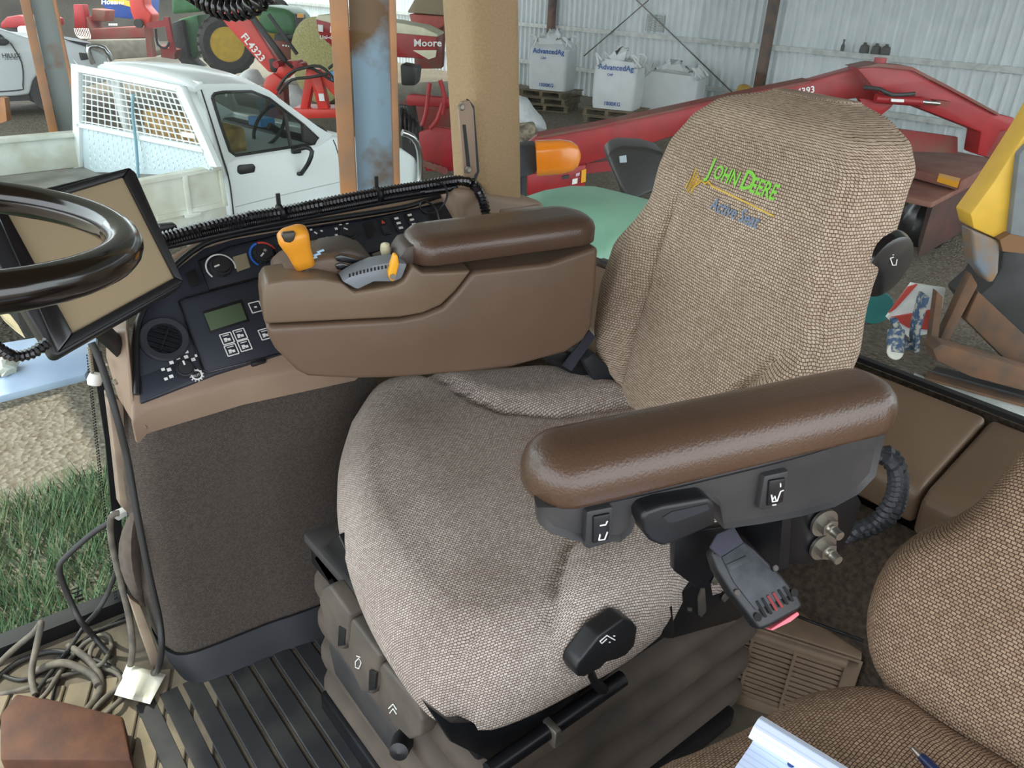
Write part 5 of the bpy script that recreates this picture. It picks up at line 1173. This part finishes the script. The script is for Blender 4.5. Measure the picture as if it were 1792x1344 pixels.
# ================================================================ BULK BAGS ON PALLETS
BAG = mat('bulk_bag', 'e3e7e8', .55, var=.05, vscale=3); BLUEP = mat('bag_blue', '2f62a8', .7); PALW = mat('pallet_wood', '7d6f58', .9, hex2='5c5142', vscale=6)
def pallet(c, yaw, label):
    t = thing('wooden_pallet', label, 'pallet', c, 'pallets under the bulk bags')
    a, b_ = Vector((math.cos(yaw), math.sin(yaw), 0)), Vector((-math.sin(yaw), math.cos(yaw), 0))
    for k in range(6): box('deck_board', c+b_*(-.5+k*.2)+Z*.135, a*1.15, b_*.11, Z*.02, PALW, t)
    for k in (-1, 0, 1): box('bearer', c+a*(k*.5)+Z*.075, a*.08, b_*1.1, Z*.10, PALW, t)
    for k in (-1, 0, 1): box('bottom_board', c+b_*(k*.48)+Z*.012, a*1.15, b_*.10, Z*.022, PALW, t)
def bag(pxc, z, sx, sy, h, yaw, label, seed, lines):
    rnd = random.Random(seed); c0 = Pz(*pxc, z)
    a, b_ = Vector((math.cos(yaw), math.sin(yaw), 0)), Vector((-math.sin(yaw), math.cos(yaw), 0))   # a: along the lettered face, b_: along the other face
    c = c0+a*sx/2+b_*sy/2
    t = thing('bulk_bag', label, 'bag', c, 'bulk bags along the shed wall')
    rings = []; n = 5
    for k, (zz, s_) in enumerate(((0, .97), (.1, 1.0), (.35, 1.02), (.6, 1.02), (.74, 1.0), (.82, 1.0), (.9, .86), (.97, .62), (.94, .45), (1.08, .30), (1.15, .16))):
        ring = []
        for i, (p, q) in enumerate(rrect(-sx/2, sx/2, -sy/2, sy/2, .09, 5)):
            j = 0 if k < 5 else (.10 if k > 5 else .03)
            ring.append(c+a*(p*s_+rnd.uniform(-j, j)*.7)+b_*(q*s_+rnd.uniform(-j, j)*.7)+Z*(zz*h+rnd.uniform(-j, j)*(.8 if k > 5 else .5)))
        rings.append(ring)
    loft('sack', rings, BAG, t, auto=25)
    for k in range(4):
        e = rnd.choice([-1, 1]); p0 = c+a*(sx*.42*(1 if k % 2 else -1))+b_*(sy*.42*(1 if k > 1 else -1))+Z*h*.85
        v, f = tube_vf([p0, p0+Z*.16+a*rnd.uniform(-.1, .1), p0+Z*.22-a*.08, p0+Z*.02-a*.14*e], .022, 5, step=.05); mk('lifting_loop', v, f, BAG, t)
    for s_, sz, u_, zz in lines: text('bag_print', s_, c0-b_*.035+a*u_+Z*zz, a, Z, sz, BLUEP, t, bold=True, ext=.0)
    return c
yw = math.radians(-62)
Lb = [('AdvancedAg', .15, .10, .78), ('CAP', .07, .30, .66), ('1000KG', .11, .28, .08)]
def bagset(pxc, z, sx, sy, h, yaw, label, seed, lines, npal, pos):
    # the lettered face runs from its left end to the near corner
    a = Vector((math.cos(yaw), math.sin(yaw), 0)); c0 = Pz(*pxc, z)
    c = bag(pxc, z, sx, sy, h, yaw, label, seed, lines)
    for k in range(npal): pallet(Vector((c.x, c.y, z-.147*(k+1)-.002)), yaw+.1*((k*7) % 3-1), '%swooden pallet under the %s bulk bag' % (('weathered ' if npal == 1 else ('topmost ', 'middle ', 'lowest ')[k]), pos))
bagset((923, 155), GZ+.445, .92, .75, 1.08, yw, 'lettered bulk bag nearest the cab pillar, highest of the three', 11, Lb, 3, 'leftmost lettered')
bagset((1034, 188), GZ+.299, .92, .75, 1.0, yw, 'lettered bulk bag in the middle of the three by the wall', 12, Lb, 2, 'middle lettered')
bagset((1115, 197), GZ+.152, 1.25, 1.0, .92, yw, 'plain squat bulk bag at the right of the three, cut open', 13, [], 1, 'plain squat')
lump('sack_heap', [(905, 165), (922, 172), (935, 190), (955, 215), (950, 232), (905, 225), (890, 190)], 12.5, .8, SACK, 'slumped white sack beside the cab pillar above the amber lamp', 'sack', 5)
lump('yellow_tool_bag', [(1288, 158), (1296, 148), (1312, 150), (1318, 160), (1312, 166), (1290, 167)], 15.5, .3, mat('tool_yellow', 'a8873a', .8), 'small yellow bundle on the ground by the wall post', 'bundle', 6)
px_ = px('pump_unit', [(905, 222), (935, 218), (940, 240), (930, 254), (905, 256)], mF(9.5), FH*.3, mat('pump_cream', 'b9ad94', .7, hex2='5a5248', vscale=12), None, bevel=.03)
tag(px_, 'small dirty cream pump unit on the ground left of the red beam', 'pump')
# ================================================================ RED MOWER CONDITIONER
mw = mach('mower_conditioner', 'large dark red mower conditioner with a long drawbar behind the seat', 'mower', 1500, 240, 8.5)
px('drawbar', [(912, 262), (940, 240), (1040, 222), (1180, 192), (1330, 160), (1420, 142), (1506, 118), (1545, 118), (1550, 178), (1500, 172), (1456, 178), (1330, 200), (1180, 238), (1030, 286), (930, 316)], mF(8.5), FH*.25, RED, mw, bevel=.02)
px('drawbar_top', [(940, 239), (1040, 221), (1180, 191), (1330, 159), (1420, 141), (1422, 145), (1330, 163), (1180, 195), (1040, 225), (942, 243)], mF(8.47), FH*.30, REDD, mw)
px('hitch_plate', [(922, 306), (1026, 288), (1024, 332), (930, 346), (922, 340)], mF(8.4), FH*.2, RED, mw, bevel=.02)
px('hitch_tube', [(1026, 286), (1080, 280), (1080, 298), (1026, 304)], mF(8.6), FH*.15, RED, mw)
for q, m_ in (([(1018, 298), (1026, 296), (1025, 318), (1017, 320)], YELLOWP), ([(1002, 314), (1011, 312), (1010, 321), (1001, 323)], LIGHTW), ([(984, 308), (996, 306), (996, 312), (984, 314)], GREYP), ([(1008, 304), (1015, 302), (1014, 307), (1008, 309)], mat('flag', 'd0b8c0', .6))):
    px('decal', q, mF(8.37), FH*.02, m_, mw)
px('gooseneck', [(1500, 120), (1538, 112), (1596, 119), (1660, 152), (1748, 200), (1776, 206), (1780, 227), (1752, 230), (1726, 275), (1710, 271), (1717, 232), (1689, 221), (1605, 188), (1573, 181), (1550, 178)], mF(8.3), FH*.3, RED, mw, bevel=.02)
px('gooseneck_rib', [(1500, 119), (1538, 111), (1596, 117), (1660, 150), (1748, 198), (1748, 203), (1660, 156), (1596, 123), (1538, 117)], mF(8.26), FH*.36, REDD, mw)
px('pivot_plate', [(1503, 172), (1566, 180), (1560, 188), (1540, 204), (1522, 202)], mF(8.2), FH*.1, RED, mw, bevel=.01)
tube('hydraulic_cylinder', [mF(8.1)(1532, 172), mF(8.1)(1612, 178)], .045, RED, mw); tube('cylinder_rod', [mF(8.1)(1612, 178), mF(8.1)(1644, 181)], .02, CHR, mw)
px('cylinder_label', [(1560, 173), (1582, 174), (1582, 179), (1560, 178)], mF(8.03), FH*.02, LIGHTW, mw)
lathe('pivot_pin', [(0, 0), (.06, 0), (.06, .08), (0, .08)], mF(8.4)(1538, 116), Z, RED, mw, n=12)
px('clevis', [(1640, 176), (1664, 178), (1660, 188), (1640, 186)], mF(8.1), FH*.12, REDD, mw)
tube('hose', [mF(8.1)(1512, 153), mF(8.0)(1540, 156), mF(8.0)(1560, 166), mF(8.1)(1600, 164)], .02, GREYP, mw, step=.1)
text('beam_lettering', '4393', mF(8.45)(1393, 168), (RT*1+DN*-.17), -DN, .095, LIGHTW, mw, bold=True, ext=.02)
px('leg_post', [(1712, 270), (1745, 205), (1775, 210), (1770, 240), (1738, 280)], mF(8.5), FH*.3, REDD, mw, bevel=.02)
def slabz(name, pts, z, th, m, bev=.01): return px(name, pts, mz(z), Z*-th, m, mw, bevel=bev)
MTOP = mat('mower_top', '7c4a40', .75, hex2='8e6456', vscale=2.5)
px('back_shield', [(1575, 226), (1676, 240), (1676, 268), (1575, 264)], mF(8.6), FH*.06, REDD, mw)
slabz('upper_deck', [(1570, 262), (1676, 265), (1750, 280), (1682, 317), (1600, 296), (1570, 292)], -.30, .10, MTOP)
px('warning_strip', [(1644, 303), (1681, 312), (1678, 319), (1642, 308)], mz(-.295), Z*-.06, YELLOWP, mw)
slabz('lower_deck', [(1560, 300), (1600, 300), (1682, 322), (1750, 284), (1752, 292), (1632, 354), (1560, 338)], -.42, .06, MTOP)
prism('front_shroud', [Pz(1634, 354, -.45), Pz(1752, 296, -.45), Pz(1790, 296, -.45), Pz(1792, 270, -.45), Pz(1634, 290, -.45)], Z*-.62, mat('shroud_brown', '5d3a33', .8, hex2='463530', vscale=3), mw, bevel=.02)
BAGP = mat('black_wrap', '15171a', .25, coat=.3)
bw = thing('black_wrapped_roll', 'shiny black plastic wrapped roll beside the red mower', 'wrapped roll', Vector((*Pz(1612, 425, GZ).xy, GZ)))
rnd = random.Random(4); rgs = []
cb = Pz(1606, 425, GZ); 
for zz, r_ in ((0, .24), (.1, .26), (.25, .25), (.38, .22), (.46, .16), (.5, .08)): rgs.append([cb+Vector((math.cos(2*PI*k/18), math.sin(2*PI*k/18), 0))*r_*(1+rnd.uniform(-.1, .1))+Z*(zz+rnd.uniform(-.02, .02)) for k in range(18)])
loft('wrap', rgs, BAGP, bw, auto=30)
tube('core_tube', [Pz(1588, 345, GZ+.55), Pz(1640, 356, GZ+.55)], .05, BAGP, bw, n=12)
# ================================================================ YELLOW SNOUT MACHINE
ym = mach('yellow_crop_divider', 'yellow snout of a harvesting machine at the right edge', 'crop divider', 1760, 400, 5)
YEL = mat('divider_yellow', 'e3b440', .5, var=.06); WEAR = mat('worn_bluegrey', '6f7780', .7, hex2='8a6a48', vscale=9)
px('hood', [(1850, 140), (1800, 225), (1735, 325), (1698, 375), (1704, 400), (1748, 420), (1768, 408), (1792, 262), (1850, 200)], mF(5), FH*.2, YEL, ym, bevel=.012, seg=2)
px('side_sheet', [(1784, 270), (1850, 200), (1850, 440), (1792, 436), (1768, 412)], mF(4.95), FH*.2, mat('sheet_grey', '7d8184', .6, var=.1), ym, bevel=.01)
px('worn_tip', [(1700, 402), (1744, 421), (1752, 425), (1748, 478), (1738, 496), (1728, 494), (1706, 462)], mF(4.95), FH*.15, WEAR, ym, bevel=.03, seg=3)
px('lower_lip', [(1750, 420), (1768, 410), (1850, 428), (1850, 450), (1755, 440)], mF(4.93), FH*.3, mat('rust_brown', '7c5a3c', .85), ym)
px('dark_underside', [(1755, 440), (1850, 445), (1850, 640), (1745, 590), (1700, 530), (1735, 500), (1752, 470)], mF(5.3), FH*.4, DARK, ym, bevel=.03)
# ================================================================ RUSTY STEEL FRAME AND MARKER BOARD
rf = mach('rusty_steel_frame', 'rusty brown steel frame lying at the right edge behind the cab', 'steel frame', 1720, 620, 4.6)
RST = mat('rust_frame', '6b4b35', .9, hex2='4f4034', vscale=6)
px('angled_plate', [(1690, 560), (1712, 510), (1850, 640), (1850, 690), (1780, 650)], mF(5.0), FH*.1, RST, rf, bevel=.01)
px('beam', [(1632, 612), (1648, 602), (1850, 662), (1850, 700), (1700, 660), (1640, 632)], mF(4.75), FH*.15, RST, rf, bevel=.01)
px('strut', [(1640, 604), (1656, 606), (1712, 500), (1700, 478), (1684, 510)], mF(5.0), FH*.08, RST, rf, bevel=.01)
px('upright', [(1628, 600), (1640, 610), (1650, 520), (1640, 510)], mF(4.95), FH*.06, RST, rf)
mb = mach('hazard_marker_board', 'red and white striped hazard marker board leaning on the ground', 'marker board', 1600, 600, 4.7)
px('board', [(1552, 556), (1596, 496), (1655, 505), (1640, 582), (1590, 590)], mF(5.75), FH*.03, mat('board_white', 'e6e8e4', .6, var=.08), mb)
for q in ([(1560, 556), (1648, 540), (1644, 560), (1632, 578), (1590, 574)], [(1590, 503), (1606, 498), (1568, 540), (1556, 548)]): px('red_stripe', q, mF(5.73), FH*.02, mat('board_red', 'c4483e', .6, var=.1), mb)
bt = mach('blue_tow_hitch', 'chipped blue steel hitch fitting in front of the marker board', 'hitch', 1600, 610, 4.5)
CHB = mat('chipped_blue', '3f5878', .6, hex2='b4b0a4', vscale=25, patch=(.5, .6))
px('upright', [(1619, 518), (1628, 520), (1612, 580), (1610, 618), (1600, 618), (1604, 576)], mF(5.4), FH*.12, CHB, bt, bevel=.01)
tube('tube_stub', [mF(5.45)(1568, 578), mF(5.35)(1566, 618)], .06, CHB, bt, n=16)
px('link', [(1560, 560), (1572, 558), (1590, 600), (1606, 600), (1604, 616), (1576, 610)], mF(5.45), FH*.05, CHB, bt, bevel=.01)
lathe('stub_cap', [(0, 0), (.062, 0), (.06, .01), (0, .012)], mF(5.33)(1566, 616), -FH+Z*.8, mat('cap_white', 'dcd8cc', .7), bt, n=18)
tag(lathe('teal_cap', [(0, 0), (.15, 0), (.14, .03), (0, .04)], mF(6.3)(1532, 538), -FH, mat('teal', '2c7a78', .5), None, n=20), 'round teal cap on the ground beside the backrest edge', 'cap')
for k, (q, m_, nm) in enumerate((([(1600, 652), (1620, 660), (1850, 728), (1850, 745), (1610, 668)], GALV, 'nearest pale grey'), ([(1625, 648), (1850, 712), (1850, 724), (1618, 660)], RST, 'middle rusty brown'), ([(1640, 640), (1850, 698), (1850, 708), (1630, 648)], DARK, 'farthest dark'))):
    tag(px('steel_channel', q, mz(GZ+.03+.02*k), Z*-.03, m_, None, bevel=.004), '%s steel channel lying behind the rear window' % nm, 'steel channel', 'steel channels on the ground')
# ================================================================ TRACTOR OUTSIDE PARTS
fd = thing('rear_fender', 'sun-faded green rear fender outside the cab pillar', 'fender', (2.1, 1.85, .3))
FG = mat('fender_green', '7fb096', .45, var=.06, vscale=3)
fv = []
for i in range(15):
    a = math.radians(lerp(150, 40, i/14)); xx = 2.0+.95*math.cos(a); zz = -.30+.95*math.sin(a)
    fv.append([Vector((xx, yy, zz+dz)) for yy, dz in ((1.62, -.03), (1.65, 0), (1.9, .005), (2.15, 0), (2.22, -.03), (2.22, -.06), (1.62, -.06))])
loft('shell', fv, FG, fd, auto=50)
am = thing('turn_signal_lamp', 'amber turn signal lamp on a black arm outside the rear glass', 'lamp', Pd(960, 300, 2.6))
lmp = []
ac, ad = Pd(938, 277, 2.6), (Pd(1016, 272, 2.6)-Pd(938, 277, 2.6)); al_ = ad.length; ad.normalize(); ay = Vector((-ad.y, ad.x, 0)).normalized(); az = ad.cross(ay)
for t_, h_ in ((0, 1), (.2, 1), (.55, .98), (.8, .85), (.93, .6), (1.0, .2)):
    lmp.append([ac+ad*(t_*al_)+ay*p+az*q for p, q in rrect(-.045*h_, .045*h_, -.056*h_, .056*h_, .03*h_, 5)])
loft('lens', lmp, AMBER, am, auto=60)
px('lamp_arm', [(895, 258), (934, 254), (940, 262), (940, 300), (932, 306), (895, 316)], mD(2.6), FH*.10, RUBBER, am, bevel=.012)
tube('lamp_stem', [Pd(912, 300, 2.66), Pd(914, 318, 2.68)-Z*.2], .02, RUBBER, am)
tb = thing('black_tool_box', 'black moulded plastic casing with a pale label behind the rear glass', 'casing', Pd(1110, 340, 3.4))
px('casing', [(1062, 275), (1072, 262), (1090, 256), (1130, 258), (1165, 268), (1160, 330), (1115, 350), (1100, 352), (1086, 330), (1072, 300)], mD(3.4), FH*.25, BLACK, tb, bevel=.05, seg=4)
px('label', [(1084, 274), (1096, 272), (1097, 284), (1085, 285)], mD(3.36), FH*.01, mat('grey_label', '9aa4ac', .6), tb)
px('bracket', [(1075, 300), (1095, 330), (1105, 352), (1100, 420), (1095, 1150), (1080, 1150), (1085, 420), (1090, 350)], mD(3.5), FH*.1, DARK, tb)
# pale blue step board with a stone, dry husk
sb = tag(px('step_board', [(-60, 610), (64, 590), (170, 570), (166, 628), (149, 655), (-60, 708)], mz(.1), Z*-.025, mat('board_blue', 'b9cbe6', .4, hex2='9fb2d2', vscale=4), None, bevel=.004), 'pale blue metal step board outside the window below the monitor', 'board')
lump('stone', [(-8, 630), (8, 624), (28, 640), (30, 652), (10, 662), (-8, 664)], Pz(10, 650, .1).dot(_fh), .08, mat('stone', 'd8d6cc', .8), 'pale stone lying on the blue step board', 'stone', 8)
lf = [Pz(-5, 545, .12), Pz(18, 552, .14), Pz(32, 570, .12), Pz(44, 592, .10), Pz(28, 580, .115), Pz(8, 562, .13)]
tag(prism('dry_husk', lf, Z*.004, mat('husk', 'd8c39a', .8), None), 'dry tan corn husk at the back of the step board', 'husk')
# grass
gv, gf, gi = [], [], []
rg_ = random.Random(5)
GM = [mat('grass_a', '3f5c3e', .8), mat('grass_b', '52704c', .8), mat('grass_c', '6e7450', .8)]
for k in range(42000):
    x_ = rg_.uniform(-1.6, 1.0); y_ = rg_.uniform(1.9, 4.15)
    if rg_.random() > min(1, (4.2-y_)/.35)*(.75+.25*math.sin(x_*5+y_*3)): continue
    h_ = rg_.uniform(.04, .16); a = rg_.uniform(0, 2*PI); lx, ly = math.cos(a)*h_*.6, math.sin(a)*h_*.6; w_ = .004
    n = len(gv); p = Vector((x_, y_, GZ))
    gv += [p+Vector((-w_*math.sin(a), w_*math.cos(a), 0)), p-Vector((-w_*math.sin(a), w_*math.cos(a), 0)), p+Vector((lx, ly, h_))]; gf.append((n, n+1, n+2)); gi.append(rg_.choice((0, 0, 1, 1, 2)))
me = bpy.data.meshes.new('grass'); me.from_pydata(gv, [], gf); [me.materials.append(m_) for m_ in GM]
for p, i_ in zip(me.polygons, gi): p.material_index = i_
o = bpy.data.objects.new('grass', me); COL.objects.link(o); tag(o, 'tangled green grass growing beside the tractor below the window', 'grass', kind='stuff')
